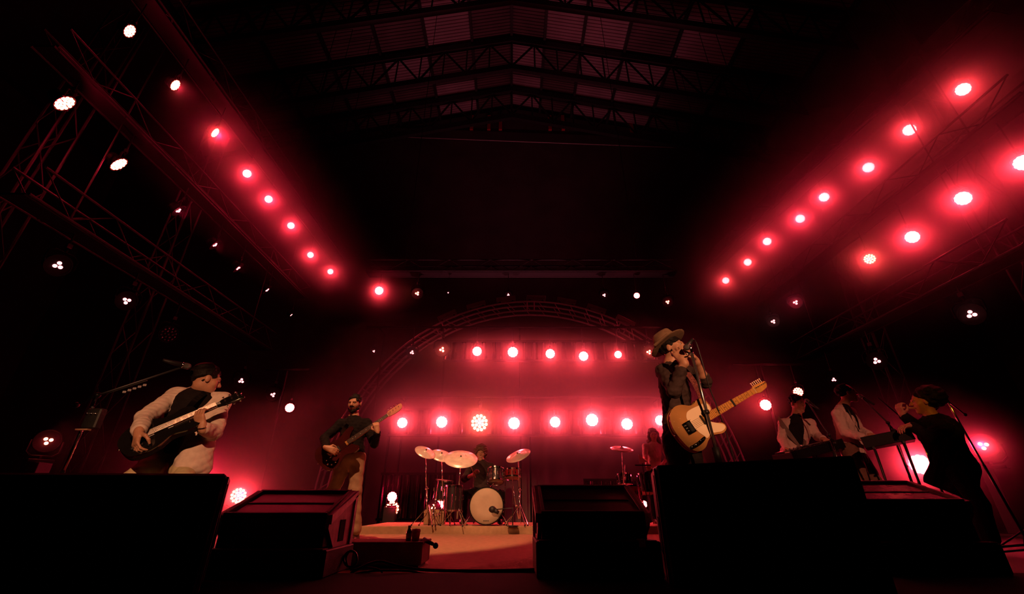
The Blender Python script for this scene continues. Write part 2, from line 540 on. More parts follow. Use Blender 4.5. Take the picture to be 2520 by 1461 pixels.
RU = [P(x, y, Z=7.8) for x, y in ((2370, 220), (2238, 320), (2137, 412), (2028, 485), (1969, 538), (1888, 594), (1840, 645), (1786, 690))]
hz = truss_over(RU, 1.05, .5, 'aluminium box truss carrying the upper red lights above the keyboard players', 'side trusses')
for px, py, k, gl in ((2370, 220, 'B', .5), (2238, 320, 'B', .6), (2137, 412, 'B', 1.1), (2028, 485, 'B', 1.3), (1969, 538, 'B', 1.5), (1888, 594, 'B', 1.2), (1840, 645, 'B', .6), (1786, 690, 'B', .5)):
    fixture(P(px, py, Z=7.8), AIM, k, gl * K, 'blazing red stage light hanging from the upper truss above the keyboard players', 'upper truss lights, keyboard side', scale=.95, hang=hz)
RM = [P(x, y, X=8.4) for x, y in ((2519, 400), (2370, 488), (2245, 583), (2140, 637), (1958, 744), (1903, 791))]
hz = truss_over(RM, .8, .42, 'aluminium box truss carrying the middle lights above the keyboard players', 'side trusses', .6)
for px, py, k, gl in ((2519, 400, 'B', 1.0), (2370, 488, 'B', 1.2), (2245, 583, 'B', 1.2), (2140, 637, 'C', .6), (1958, 744, 'T', .1), (1903, 791, 'T', 0)):
    fixture(P(px, py, X=8.4), AIM, k, gl * K, {'T': 'three-cell stage light on the middle truss above the keyboard players', 'B': 'blazing red stage light on the middle truss above the keyboard players',
            'C': 'red stage light with amber cells on the middle truss above the keyboard players'}[k], 'middle truss lights, keyboard side' + k, scale={'B': 1.0, 'C': .6, 'T': .8}[k], hang=hz)
RL = [P(x, y, X=8.4) for x, y in ((2390, 773), (2157, 888), (2052, 934))]
hz = truss_over(RL, .85, .5, 'aluminium box truss carrying the lowest lights behind the keyboard players', 'side trusses', 1.4)
for px, py, k, gl, sc in ((2390, 773, 'T', 0, .9), (2157, 888, 'T', 0, .9), (2052, 934, 'T', 0, .6)):
    fixture(P(px, py, X=8.4), AIM, k, gl, 'dark stage light with three white cells, lowest truss behind the keyboard players', 'lowest truss lights, keyboard side', scale=sc, hang=hz)
RPZ = P(1964, 964, Y=10.5).z + .7
sb = empty('side_pipe', (6.6, 10.5, 0), 'upright pipe with a cross bar beside the arch on the keyboard side', 'pipe')
MB().tube([(6.3, 10.52, 0), (6.3, 10.52, RPZ)], .03, 8).build('upright', DARKMETAL, sb)
MB().tube([(5.6, 10.5, RPZ), (7.4, 10.5, RPZ)], .025, 8).build('cross_bar', DARKMETAL, sb)
fixture(P(1964, 964, Y=10.5), AIM, 'C', .35 * K, 'red stage light with white cells right above the keyboardist\'s head', None, scale=.55, hang=RPZ)
fixture(P(1884, 996, Y=10.5), AIM, 'B', .5 * K, 'red stage light beside the headstock of the gold guitar', None, scale=1.0, hang=RPZ)
for y in (6.6, 10.2):
    box_truss('truss_tower', (9.2, y, 0), (9.2, y, 9.4), 'upright truss tower behind the keyboard players, closer to the ' + ('stage edge' if y < 8 else 'arch'), None, .36)

for x in (-2.2, .5, 3.2):  # unseen uplights added to brighten the roof
    fixture((x, 12.5, .245), (x * .4, 13.4, 20), 'B', 0, 'added unseen uplight on the floor behind the half-round backdrop', 'added uplights behind the backdrop', mount='floor')
    spot('added_roof_fill', (x, 12.5, .5), (x * .4, 13.2, 20), 800, (1.0, .16, .24), 62, .9, .1)
# back truss above the arch
zb = P(1260, 722, Y=11.9).z + .72
for px, py, k, gl, sc in ((933, 715, 'B', 1.0, 1.0), (1027, 722, 'R', .1, .8), (1103, 720, 'T', 0, .25), (1251, 725, 'T', 0, .45), (1487, 726, 'T', 0, .6), (1567, 727, 'B', .35, .7), (1643, 743, 'R', .05, .7)):
    fixture(P(px, py, Y=11.9), (.2, 5, .5), k, gl * K, {'B': 'red stage light on the back truss above the arch', 'R': 'dim red stage light on the back truss above the arch', 'T': 'small white-celled stage light on the back truss above the arch'}[k],
            'back truss lights ' + k, scale=sc, hang=zb - .03)
box_truss('lighting_truss', (-4.6, 11.9, zb + .18), (5.2, 11.9, zb + .18), 'aluminium box truss running across the stage above the arch', 'back truss', .4)

# arch of curved truss
AC = Vector((0.52, 11.0, 0.45))
arch = empty('truss_arch', (AC.x, AC.y, 0), 'semicircular aluminium truss arch standing behind the drums', 'arch')
def arc(R, y, n=40):
    return [AC + Vector((R * math.cos(t), y, max(R * math.sin(t), -.45))) for t in [math.pi * (i / n) for i in range(n + 1)]]
for R in (5.1, 4.82):
    for y in (-.15, .15):
        MB().tube(arc(R, y), .025, 6).build('chord', STEEL, arch)
for sx in (-1, 1):
    for R in (5.1, 4.82):
        for y in (-.15, .15):
            MB().tube([AC + V(sx * R, y, .02), V(AC.x + sx * R, AC.y + y, 0)], .025, 6).build('leg', STEEL, arch)
for i in range(1, 36):
    t = math.pi * i / 36
    t2 = math.pi * (i + .5) / 36
    for y in (-.15, .15):
        c = Vector((math.cos(t), 0, math.sin(t))); c2 = Vector((math.cos(t2), 0, math.sin(t2)))
        MB().tube([AC + c * 4.82 + V(0, y, 0), AC + c2 * 5.1 + V(0, y, 0)], .011, 5).build('brace', STEEL, arch)
    if i % 6 == 0:
        for dt in (-.02, .02):
            c = Vector((math.cos(t + dt), 0, math.sin(t + dt)))
            MB().tube([AC + c * 4.8 + V(0, -.15, 0), AC + c * 5.12 + V(0, -.15, 0)], .02, 6).build('joint_ring', STEEL, arch)
for k in range(7):
    t = math.radians(90 + (k - 3.2) * 9.4)
    c = Vector((math.cos(t), 0, math.sin(t)))
    M = frame(AC + c * 5.27, c.cross(Vector((0, 1, 0))), c)
    b = empty('light_batten', AC + c * 5.27, 'unlit light batten clamped on top of the truss arch', 'light batten', 'battens on the arch')
    MB().box((-.27, -.05, -.09), (.27, .06, .09), M).build('housing', mat('batten_grey', (.10, .09, .09), .5, .3, noise=.2), b, .01)
    for q in range(6):
        MB().lathe([(.03, 0), (.03, .012), (0, .016)], 10, M @ Matrix.Translation((-.21 + .084 * q, 0, .09))).build('lens', LENS_OFF, b)
    for q in (-.18, .18):
        MB().box((q - .02, -.16, -.03), (q + .02, -.05, .03), M).build('clamp', DARKMETAL, b)

# half-round backdrop cloth inside the arch
bd = MB()
def _bd(u, v):
    t = math.pi * u
    r = 4.7 * v
    return AC + Vector((r * math.cos(t), .75 + .06 * math.sin(13 * math.cos(t) * v * 4.7), r * math.sin(t) * (5.15 / 4.7) - .45))
bd.grid(_bd, 60, 24)
tag(bd.build('backdrop', mat('backdrop_cloth', (0.06, 0.04, 0.04), 0.85, noise=0.15, nscale=2.0)), 'dull red half-round cloth hanging inside the truss arch', 'backdrop')

# two bands of glossy upright strips behind the rows of back lights
STRIP = mat('mirror_strip', (0.03, 0.026, 0.028), 0.12, 0.8, noise=0.1, nscale=3)
YB = 10.1
def light_band(py0, py1, x0, x1, label, n):
    root = empty('light_band', P((x0 + x1) / 2, py1, Y=YB + .35), label, 'light band', 'strip bands behind the drummer')
    a, b = P(x0, (py0 + py1) / 2, Y=YB + .35), P(x1, (py0 + py1) / 2, Y=YB + .35)
    z0, z1 = P(1300, py1, Y=YB + .35).z, P(1300, py0, Y=YB + .35).z
    for z, nm in ((z0, 'bottom_rail'), (z1, 'top_rail')):
        MB().box((a.x, YB + .37, z - .025), (b.x, YB + .43, z + .025)).build(nm, BLACKDEEP, root)
    for xx in (a.x + .03, b.x - .03):
        MB().box((xx - .02, YB + .45, 0), (xx + .02, YB + .49, z1)).build('upright', BLACKDEEP, root)
    for i in range(n):
        x = a.x + (b.x - a.x) * (i + .5) / n
        w_ = (b.x - a.x) / n * .5 * random.uniform(.75, .98)
        prof = [(w_ * math.cos(t), -.06 * math.sin(t)) for t in [math.pi * q / 8 for q in range(9)]]
        MB().prism([(px_, -py_) if False else (px_, py_) for px_, py_ in reversed(prof)], z0, z1, Matrix.Translation((x, YB + .43, 0))).build('glossy_strip', STRIP, root)
random.seed(3)
light_band(838, 886, 1090, 1640, 'upper band of glossy upright strips behind the high row of back lights', 22)
light_band(1006, 1070, 955, 1660, 'lower band of glossy upright strips behind the brightest row of lights', 28)
light_band(1165, 1278, 930, 1120, 'glossy upright strips standing on the floor beside the drum kit', 8)
light_band(1180, 1270, 1440, 1620, 'glossy upright strips standing on the floor behind the percussion', 8)
BA = (0.3, 2.0, 0.6)
for px, py, k, gl, sc in ((920, 864, 'T', 0, .35), (1014, 867, 'T', 0, .6), (1088, 860, 'R', .1, .8), (1174, 864, 'B', .8, .9), (1262, 866, 'B', 1.3, 1.0), (1354, 870, 'B', .9, .9), (1436, 876, 'B', 1.0, .9), (1521, 872, 'B', .35, .7), (1597, 866, 'R', .05, .7)):
    fixture(P(px, py, Y=YB), BA, k, gl * K, color=PINK, label={'B': 'blazing light in the high back row above the drummer', 'R': 'dim red light in the high back row above the drummer', 'T': 'small white-celled light in the high back row'}[k], group='high back row ' + k, scale=sc, hang=P(1300, 825, Y=YB).z + .22)
for px, py, k, gl, sc in ((990, 1040, 'B', 1.2, .9), (1087, 1038, 'B', 1.7, 1.0), (1180, 1040, 'C', 1.0, 1.0), (1265, 1041, 'B', 1.9, 1.05), (1366, 1038, 'B', 1.4, .95), (1457, 1033, 'B', 2.2, 1.1), (1543, 1043, 'B', 1.6, 1.0), (1625, 1034, 'B', 1.4, .9)):
    fixture(P(px, py, Y=YB), BA, k, gl * K, color=PINK, label='amber light in the low back row behind the drummer' if k == 'C' else 'blazing white-red light in the low back row behind the drummer', group='low back row ' + k, scale=sc, hang=P(1300, 1000, Y=YB).z + .22)
for py0, x0, x1 in ((825, 900, 1660), (1000, 950, 1660)):
    a, b = P(x0, py0, Y=YB), P(x1, py0, Y=YB)
    z = P(1300, py0, Y=YB).z + .22
    root = empty('light_bar', (a.x, YB, z), 'dark pipe carrying the %s back row of lights' % ('high' if py0 < 900 else 'low'), 'pipe')
    MB().tube([(a.x, YB, z), (b.x, YB, z)], .03, 8).build('pipe', BLACKDEEP, root)
    for x in (a.x + .3, (a.x + b.x) / 2, b.x - .3):
        MB().tube([(x, YB, z), (x, YB + .55, z), (x, YB + .55, 0)], .02, 6).build('bracket', BLACKDEEP, root)
# lights standing on the floor at the back
for px, py, Y_, k, gl, sc, lab in ((965, 1222, 9.6, 'B', .8, .75, 'blazing light stacked on the lower one, on the floor beside the drums'), (965, 1251, 9.6, 'C', .6, .7, 'amber-celled light on the floor beside the drums'),
        (1081, 1240, 9.4, 'B', .6, .75, 'bright floor light behind the beige case at the drums'), (1066, 1247, 9.3, 'R', .2, .6, 'dim red floor light behind the beige case at the drums'),
        (1585, 1240, 9.4, 'B', .3, .5, 'small bright floor light behind the percussion'), (1566, 1232, 9.4, 'R', .2, .5, 'small red floor light behind the percussion'),
        (587, 1219, 7.6, 'C', 1.0, .6, 'amber-celled light on the floor beside the short speaker wedge'), (470, 1190, 7.2, 'B', 2.0, .9, 'blazing floor light hidden behind the tall black speaker'),
        (2265, 1142, 6.9, 'B', 2.2, 1.1, 'blazing floor light between the keyboard stands'), (2420, 1096, 6.9, 'R', .7, .8, 'three-cell red light beside the horn player'),
        (118, 1084, 6.4, 'R', .05, .7, 'dim red light low in the dark beside the boom stand')):
    p = P(px, py, Y=Y_)
    fixture(p, (0.3, 2.5, 1.3), k, gl * K, lab, None, mount='floor', scale=sc)
    sc = sc * (.58 if k == 'B' else 1)
    if p.z - .42 * sc > 0.06:
        q = empty('light_stand', (p.x, p.y, 0), '', 'light stand')
        q['label'] = 'black stand under the ' + lab.replace('blazing ', '').replace('amber-celled ', 'amber ')
        MB().box((p.x - .2, p.y - .16, 0), (p.x + .2, p.y + .16, .04)).build('foot', BLACK, q, .005)
        MB().box((p.x - .12, p.y - .1, .04), (p.x + .12, p.y + .1, p.z - .42 * sc)).build('column', BLACK, q, .005)
# ------------------------------------------------------------------ smooth solids (signed distance grids -> mesh)
class SDF:
    def __init__(s, pts, pad, h):
        pts = np.array([tuple(p) for p in pts], np.float32)
        s.h = h
        s.lo = pts.min(0) - pad
        n = np.ceil((pts.max(0) + pad - s.lo) / h).astype(int) + 1
        s.ax = [s.lo[i] + h * np.arange(n[i], dtype=np.float32) for i in range(3)]
        s.D = np.full(n, 0.5, np.float32)
    def _sub(s, lo, hi):
        sl = []
        for i in range(3):
            a = int(max(0, math.floor((lo[i] - s.lo[i]) / s.h)))
            b = int(min(len(s.ax[i]), math.ceil((hi[i] - s.lo[i]) / s.h) + 1))
            if b <= a: return None, None
            sl.append(slice(a, b))
        sl = tuple(sl)
        return sl, (s.ax[0][sl[0]][:, None, None], s.ax[1][sl[1]][None, :, None], s.ax[2][sl[2]][None, None, :])
    def _mix(s, sl, d, k, op):
        a = s.D[sl]
        if op == 'add':
            if k > 0:
                q = np.maximum(k - np.abs(a - d), 0) / k
                s.D[sl] = np.minimum(a, d) - q * q * k * .25
            else:
                s.D[sl] = np.minimum(a, d)
        else:
            d = -d
            if k > 0:
                q = np.maximum(k - np.abs(a - d), 0) / k
                s.D[sl] = np.maximum(a, d) + q * q * k * .25
            else:
                s.D[sl] = np.maximum(a, d)
    def cone(s, a, b, ra, rb, k=0.02, op='add'):
        a = np.array(tuple(a), np.float32); b = np.array(tuple(b), np.float32)
        m = max(ra, rb) + k + 3 * s.h + .02
        sl, g = s._sub(np.minimum(a, b) - m, np.maximum(a, b) + m)
        if sl is None: return s
        ba = b - a
        L2 = float(ba @ ba) or 1e-9
        t = np.clip(((g[0] - a[0]) * ba[0] + (g[1] - a[1]) * ba[1] + (g[2] - a[2]) * ba[2]) / L2, 0, 1)
        d = np.sqrt((g[0] - a[0] - t * ba[0]) ** 2 + (g[1] - a[1] - t * ba[1]) ** 2 + (g[2] - a[2] - t * ba[2]) ** 2) - (ra + (rb - ra) * t)
        s._mix(sl, d, k, op)
        return s
    def chain(s, pts, rs, k=0.02):
        for i in range(len(pts) - 1):
            s.cone(pts[i], pts[i + 1], rs[i], rs[i + 1], k)
        return s
    def ell(s, c, r, R=None, k=0.02, op='add'):
        """R: 3 axis vectors (rows)"""
        c = np.array(tuple(c), np.float32)
        m = max(r) + k + 3 * s.h + .02
        sl, g = s._sub(c - m, c + m)
        if sl is None: return s
        R = np.eye(3) if R is None else np.array([tuple(v) for v in R], float)
        p = [g[i] - c[i] for i in range(3)]
        q = [p[0] * R[i][0] + p[1] * R[i][1] + p[2] * R[i][2] for i in range(3)]
        k0 = np.sqrt(sum((q[i] / r[i]) ** 2 for i in range(3)))
        k1 = np.sqrt(sum((q[i] / r[i] ** 2) ** 2 for i in range(3))) + 1e-6
        s._mix(sl, k0 * (k0 - 1) / k1, k, op)
        return s
    def clip(s, p, n):
        """keep the side the normal n points to"""
        n = Vector(n).normalized()
        d = -((s.ax[0][:, None, None] - p[0]) * n[0] + (s.ax[1][None, :, None] - p[1]) * n[1] + (s.ax[2][None, None, :] - p[2]) * n[2])
        s.D = np.maximum(s.D, d)
        return s
    def ripple(s, amp, freq, seed=0, crease=False):
        rs = np.random.RandomState(seed)
        acc = 0
        for _ in range(5):
            k = rs.normal(size=3)
            k = k / np.linalg.norm(k) * freq * rs.uniform(.6, 1.5)
            w = np.sin(s.ax[0][:, None, None] * k[0] + s.ax[1][None, :, None] * k[1] + s.ax[2][None, None, :] * k[2] + rs.uniform(0, 6.28))
            acc = acc + (w if not crease else 1.0 - 1.6 * np.abs(w))
        s.D = s.D + (amp / 2.2) * acc.astype(np.float32)
        return s
    def mesh(s, name, material):
        D = s.D
        for i in range(3):
            idx = [slice(None)] * 3
            idx[i] = 0; D[tuple(idx)] = .1
            idx[i] = -1; D[tuple(idx)] = .1
        ins = D < 0
        nx, ny, nz = (n - 1 for n in D.shape)
        cnt = np.zeros((nx, ny, nz), np.int8)
        for a in (0, 1):
            for b in (0, 1):
                for c in (0, 1):
                    cnt += ins[a:a + nx, b:b + ny, c:c + nz]
        cells = np.argwhere((cnt > 0) & (cnt < 8))
        vid = np.full((nx, ny, nz), -1, np.int32)
        vid[tuple(cells.T)] = np.arange(len(cells))
        acc = np.zeros((len(cells), 3)); num = np.zeros(len(cells))
        for ax in range(3):
            o1, o2 = [i for i in range(3) if i != ax]
            for b in (0, 1):
                for c in (0, 1):
                    off = [0, 0, 0]; off[o1] = b; off[o2] = c
                    A = cells + off
                    off2 = list(off); off2[ax] = 1
                    B = cells + off2
                    da, db = D[tuple(A.T)], D[tuple(B.T)]
                    cr = (da < 0) != (db < 0)
                    t = np.where(cr, da / np.where(cr, da - db, 1), 0)
                    p = A.astype(float); p[:, ax] += t
                    acc[cr] += p[cr]; num[cr] += 1
        verts = acc / num[:, None] * s.h + s.lo
        faces = []
        for ax in range(3):
            o1, o2 = (ax + 1) % 3, (ax + 2) % 3
            sl0 = [slice(None)] * 3; sl1 = [slice(None)] * 3
            sl0[ax] = slice(0, -1); sl1[ax] = slice(1, None)
            e = np.argwhere(ins[tuple(sl0)] != ins[tuple(sl1)])
            e = e[(e[:, o1] > 0) & (e[:, o2] > 0)]
            q = []
            for b, c in ((1, 1), (0, 1), (0, 0), (1, 0)):
                cc = e.copy(); cc[:, o1] -= b; cc[:, o2] -= c
                q.append(vid[tuple(np.minimum(cc, np.array(vid.shape) - 1).T)])
            q = np.stack(q, 1)
            flip = ~ins[tuple(e.T)]
            q[flip] = q[flip][:, ::-1]
            faces.append(q[(q >= 0).all(1)])
        faces = np.concatenate(faces)
        me = bpy.data.meshes.new(name)
        me.vertices.add(len(verts)); me.vertices.foreach_set('co', verts.astype(np.float32).ravel())
        me.loops.add(faces.size); me.loops.foreach_set('vertex_index', faces.astype(np.int32).ravel())
        me.polygons.add(len(faces)); me.polygons.foreach_set('loop_start', np.arange(0, faces.size, 4, dtype=np.int32))
        me.update(calc_edges=True)
        me.polygons.foreach_set('use_smooth', np.ones(len(faces), bool))
        me.materials.append(material)
        return me
    def build(s, name, material, parent=None):
        return mesh_obj(name, s.mesh(name, material), parent)

# ------------------------------------------------------------------ people
SKIN = mat('skin', (0.44, 0.23, 0.14), 0.5, noise=0.12, nscale=25, bump=0.08, bscale=180)
SKIN2 = mat('skin_brown', (0.30, 0.14, 0.085), 0.5, noise=0.12, nscale=25)
EYE = mat('eye_white', (0.42, 0.36, 0.33), 0.25, noise=0.02)
IRIS = mat('eye_dark', (0.03, 0.015, 0.01), 0.15, noise=0.05)
HAIRD = mat('dark_hair', (0.008, 0.005, 0.004), 0.6, spec=0.15, noise=0.3, nscale=60, bump=0.5, bscale=90)
HAIRB = mat('brown_hair', (0.10, 0.035, 0.015), 0.5, noise=0.3, nscale=60, bump=0.7, bscale=90)
JACKET = mat('cream_jacket', (0.60, 0.50, 0.43), 0.85, spec=0.12, noise=0.08, nscale=30, bump=0.12, bscale=140)
DARKCLOTH = mat('dark_cloth', (0.010, 0.007, 0.007), 0.85, spec=0.12, noise=0.25, nscale=25, bump=0.15, bscale=120)
SHIRTM = mat('black_shirt', (0.045, 0.028, 0.026), 0.85, spec=0.12, noise=0.25, nscale=25, bump=0.15, bscale=120)
TAN = mat('tan_trousers', (0.30, 0.19, 0.12), 0.85, spec=0.12, noise=0.1, nscale=25, bump=0.12, bscale=140)
CREAMT = mat('cream_trousers', (0.52, 0.45, 0.26), 0.85, spec=0.12, noise=0.1, nscale=25, bump=0.12, bscale=140)
LEATHER = mat('brown_leather', (0.05, 0.02, 0.012), 0.35, noise=0.2)
FELT = mat('brown_felt', (0.19, 0.115, 0.065), 0.9, noise=0.12, nscale=30, bump=0.1, bscale=150)

def head_axes(fwd, up):
    f = Vector(fwd).normalized()
    r = f.cross(Vector(up)).normalized()
    u = r.cross(f).normalized()
    return r, f, u
def add_head(S, c, fwd, up, beard=False, k=1.0):
    r, f, u = head_axes(fwd, up)
    def q(x, y, z): return Vector(c) + (r * x + f * y + u * z) * k
    A = (r, f, u)
    S.ell(q(0, -.012, .035), (.076 * k, .096 * k, .088 * k), A, .02)
    S.ell(q(0, .03, -.02), (.062 * k, .062 * k, .085 * k), A, .03)
    S.cone(q(0, .035, -.06), q(0, .062, -.098), .048 * k, .026 * k, .025)          # jaw, chin
    for sx in (-1, 1):
        S.ell(q(.040 * sx, .055, -.022), (.026 * k, .022 * k, .026 * k), A, .02)   # cheek
        S.ell(q(.079 * sx, -.008, -.005), (.010 * k, .020 * k, .032 * k), A, .008)  # ear
        S.ell(q(.030 * sx, .097, .012), (.019 * k, .014 * k, .012 * k), A, .010, 'sub')   # eye socket
        S.cone(q(.012 * sx, .094, .028), q(.046 * sx, .080, .030), .009 * k, .008 * k, .010)   # brow
    for sx in (-1, 1): S.cone(q(.018 * sx, .088, .022), q(.044 * sx, .082, .021), .006 * k, .006 * k, .004)   # upper lid
    S.cone(q(0, .092, .018), q(0, .113, -.020), .009 * k, .014 * k, .010)          # nose
    S.cone(q(-.016, .103, -.024), q(.016, .103, -.024), .009 * k, .009 * k, .008)
    S.cone(q(-.020, .086, -.052), q(.020, .086, -.052), .008 * k, .008 * k, .006)   # upper lip
    S.cone(q(-.017, .084, -.065), q(.017, .084, -.065), .008 * k, .008 * k, .006)   # lower lip
    S.cone(q(-.020, .098, -.0585), q(.020, .098, -.0585), .003 * k, .003 * k, .003, 'sub')
    return q, (r, f, u)
def add_hand(S, wrist, d, palm, curl=0.5, thumb=None, spread=.12, k=1.0, fr=.0088):
    """d: pointing direction, palm: direction the palm faces, thumb: side the thumb leaves from; curl 0 flat .. 1 fist"""
    d = Vector(d).normalized()
    palm = Vector(palm); palm = (palm - d * palm.dot(d)).normalized()
    side = d.cross(palm).normalized()
    if thumb is not None and side.dot(Vector(thumb)) < 0: side = -side
    w = Vector(wrist)
    kn = w + d * .088 * k
    S.cone(w - d * .02, w + d * .03 * k, .025 * k, .024 * k, .02)
    for i, o in enumerate((.028, .010, -.010, -.027)):
        S.cone(w + d * .022 * k + side * o * .7 * k, kn + side * o * k - d * (.004 * abs(i - 1)) * k, .0155 * k, .0125 * k, .012)
    tips = []
    for i, (o, ln) in enumerate(((.030, .94), (.010, 1.05), (-.011, .98), (-.030, .78))):
        p = kn + side * o * k
        dirv = (d + side * (o * spread * 12)).normalized()
        ang = 0
        r0 = fr * (1.0 if i < 3 else .9) * k
        for j, seg in enumerate((.042, .027, .022)):
            ang += curl * (1.35, 1.5, .9)[j]
            dd = dirv * math.cos(ang) + palm * math.sin(ang)
            p2 = p + dd * seg * ln * k
            S.cone(p, p2, r0 * (1.05 - .1 * j), r0 * (.97 - .1 * j), .004)
            p = p2
        tips.append(p)
    t0 = w + d * .025 * k + side * .026 * k + palm * .008 * k
    t1 = t0 + (d * .55 + side * .75 + palm * .35).normalized() * .040 * k
    t2 = t1 + (d * (.8 - .3 * curl) + side * (.25 - .5 * curl) + palm * (.35 + .6 * curl)).normalized() * .034 * k
    t3 = t2 + (d * .8 + side * (-.15 - .4 * curl) + palm * (.3 + .5 * curl)).normalized() * .026 * k
    S.chain([t0, t1, t2, t3], [.014 * k, .0115 * k, .0100 * k, .0085 * k], .008)
    return tips

def person(label, J, fwd, up=(0, 0, 1), vox=.009, skin=SKIN, top=None, top_cuff=0.0, top_len=.0, fit=1.0, shirt=None, shirt_w=.5,
           trousers=None, shoes=None, hair=None, hairmat=None, hands=(), beard=None, feet_dir=None, front=None, wr_fat=1.0, sleeve_short=0.0, seed=1, hk=1.0, apex=.75, tails=()):
    """J: joints in metres: pelvis, chest, neck, head, and for a and b: sh el wr hip kn an"""
    allp = list(J.values())
    ssh = sleeve_short if isinstance(sleeve_short, tuple) else (sleeve_short, sleeve_short)
    S = SDF(allp, .22, vox)
    q, A = add_head(S, J['head'], fwd, up, k=hk)
    spine_up = (J['neck'] - J['pelvis']).normalized()
    lat = (J['sha'] - J['shb']).normalized()
    fr = Vector(front).normalized() if front is not None else spine_up.cross(lat).normalized()
    if front is None and fr.dot(Vector(fwd)) < 0: fr = -fr
    lat = (lat - fr * lat.dot(fr)).normalized()
    up_t = fr.cross(lat).normalized()
    if up_t.dot(spine_up) < 0: up_t = -up_t
    T = (lat, fr, up_t)
    S.cone(J['neck'] - spine_up * .02, q(0, -.02, -.05), .056, .050, .03)
    S.cone(J['sha'], J['shb'], .040, .040, .04)
    S.ell(J['chest'], (.115, .070, .15), T, .04)
    S.ell(J['pelvis'], (.12, .085, .10), T, .04)
    S.cone(J['chest'], J['pelvis'], .075, .075, .04)
    S.cone(J['neck'], J['chest'], .055, .09, .06)
    for x in 'ab':
        S.chain([J['sh' + x], J['el' + x], J['wr' + x]], [.040, .037, .026], .02)
        mid = J['el' + x].lerp(J['wr' + x], .3)
        S.cone(J['el' + x], mid, .038, .041, .02)
        S.chain([J['hip' + x], J['kn' + x], J['an' + x]], [.080, .052, .036], .03)
    for h_ in hands:
        add_hand(S, **h_)
    fd = Vector(feet_dir) if feet_dir is not None else fr
    fd = Vector((fd.x, fd.y, 0)).normalized()
    for x in 'ab':
        S.cone(J['an' + x] + fd * -.02 + V(0, 0, -.05), J['an' + x] + fd * .13 + V(0, 0, -.065), .032, .022, .02)
    body = S.build('person', skin)
    body.location = (0, 0, 0)
    tag(body, label, 'person')
    for sx in (-1, 1):
        e = MB().sphere(q(.030 * sx, .0785, .012), .0120 * hk, 12).build('eye', EYE, body)
        MB().sphere(q(.030 * sx, .0855, .012), .0062 * hk, 10).build('iris', IRIS, e)
    tp = [J[k_] for k_ in J if k_[:2] not in ('an', 'kn')]
    if top:
        S = SDF(tp + [t_[1] for t_ in tails], .24, vox)
        S.cone(J['sha'], J['shb'], .062 * fit, .062 * fit, .05)
        S.ell(J['chest'], (.170 * fit, .118 * fit, .20), T, .05)
        S.ell(J['chest'].lerp(J['pelvis'], .55), (.150 * fit, .112 * fit, .18), T, .05)
        S.ell(J['pelvis'] + up_t * .06, (.160 * fit, .122 * fit, .13), T, .05)
        S.cone(J['neck'] - spine_up * .01, J['chest'], .066, .10, .05)
        if top_len:
            S.cone(J['pelvis'] + lat * .07, J['pelvis'] + lat * .085 - up_t * top_len, .115, .12, .05)
            S.cone(J['pelvis'] - lat * .07, J['pelvis'] - lat * .085 - up_t * top_len, .115, .12, .05)
        for x in 'ab':
            ss = ssh['ab'.index(x)]
            w = J['wr' + x].lerp(J['el' + x], .10 + ss)
            S.chain([J['sh' + x], J['el' + x]], [.064 * fit, .056 * fit], .03)
            S.chain([J['el' + x], w], [.055 * fit, (.045 + .016 * ss) * fit], .012)
        for ta, tb, r1, r2 in tails: S.cone(ta, tb, r1, r2, .04)
        S.ripple(.003, 32, seed)
        S.ripple(.0042, 58, seed + 1, True)
        if not tails: S.clip(J['pelvis'] - up_t * (top_len + .06), up_t)
        S.cone(J['neck'] + spine_up * .03, J['neck'] + spine_up * .14, .052, .075, .01, 'sub')
        S.build('jacket' if top is JACKET else 'shirt', top, body)
    if shirt:
        S = SDF([J['chest'], J['pelvis'], J['neck'], J['sha'], J['shb']], .2, vox)
        S.cone(J['neck'] - spine_up * .01, J['chest'], .072, .108, .05)
        S.ell(J['chest'], (.178 * fit, .128 * fit, .21), T, .05)
        S.ell(J['chest'].lerp(J['pelvis'], .55), (.158 * fit, .122 * fit, .18), T, .05)
        if apex > 1: S.ell(J['pelvis'] + up_t * .04, (.168 * fit, .135 * fit, .15), T, .05)
        ap = J['chest'].lerp(J['pelvis'], apex)
        S.clip(ap + lat * .01, (lat * -1 + up_t * shirt_w * .7))
        S.clip(ap - lat * .01, (lat + up_t * shirt_w * .7))
        S.clip(J['chest'] + fr * .02, fr)
        S.cone(J['neck'] + spine_up * .03, J['neck'] + spine_up * .14, .050, .07, .01, 'sub')
        S.build('shirt_front', shirt, body)
        for sg in (-1, 1):
            def lp(t, o):
                x = sg * (.012 + t * (J['neck'] - ap).length * .9 * shirt_w * .7 + o)
                base_ = ap + up_t * (t * (J['neck'] - ap).length * .95) + lat * x
                dz = math.sqrt(max(0.05, 1 - (x / (.19 * fit)) ** 2)) * .128 * fit
                return base_ + fr * (dz * (1 - .42 * t) + .012)
            b_ = MB()
            n_ = 10
            va = [b_.bm.verts.new(lp(i / n_, 0)) for i in range(n_ + 1)]
            vb = [b_.bm.verts.new(lp(i / n_, .05 * math.sin(math.pi * min(1, .1 + .85 * i / n_)) + .012)) for i in range(n_ + 1)]
            for i in range(n_):
                b_.bm.faces.new((va[i], vb[i], vb[i + 1], va[i + 1])).smooth = True
            bmesh.ops.solidify(b_.bm, geom=list(b_.bm.faces), thickness=.006)
            b_.build('lapel', top, body)
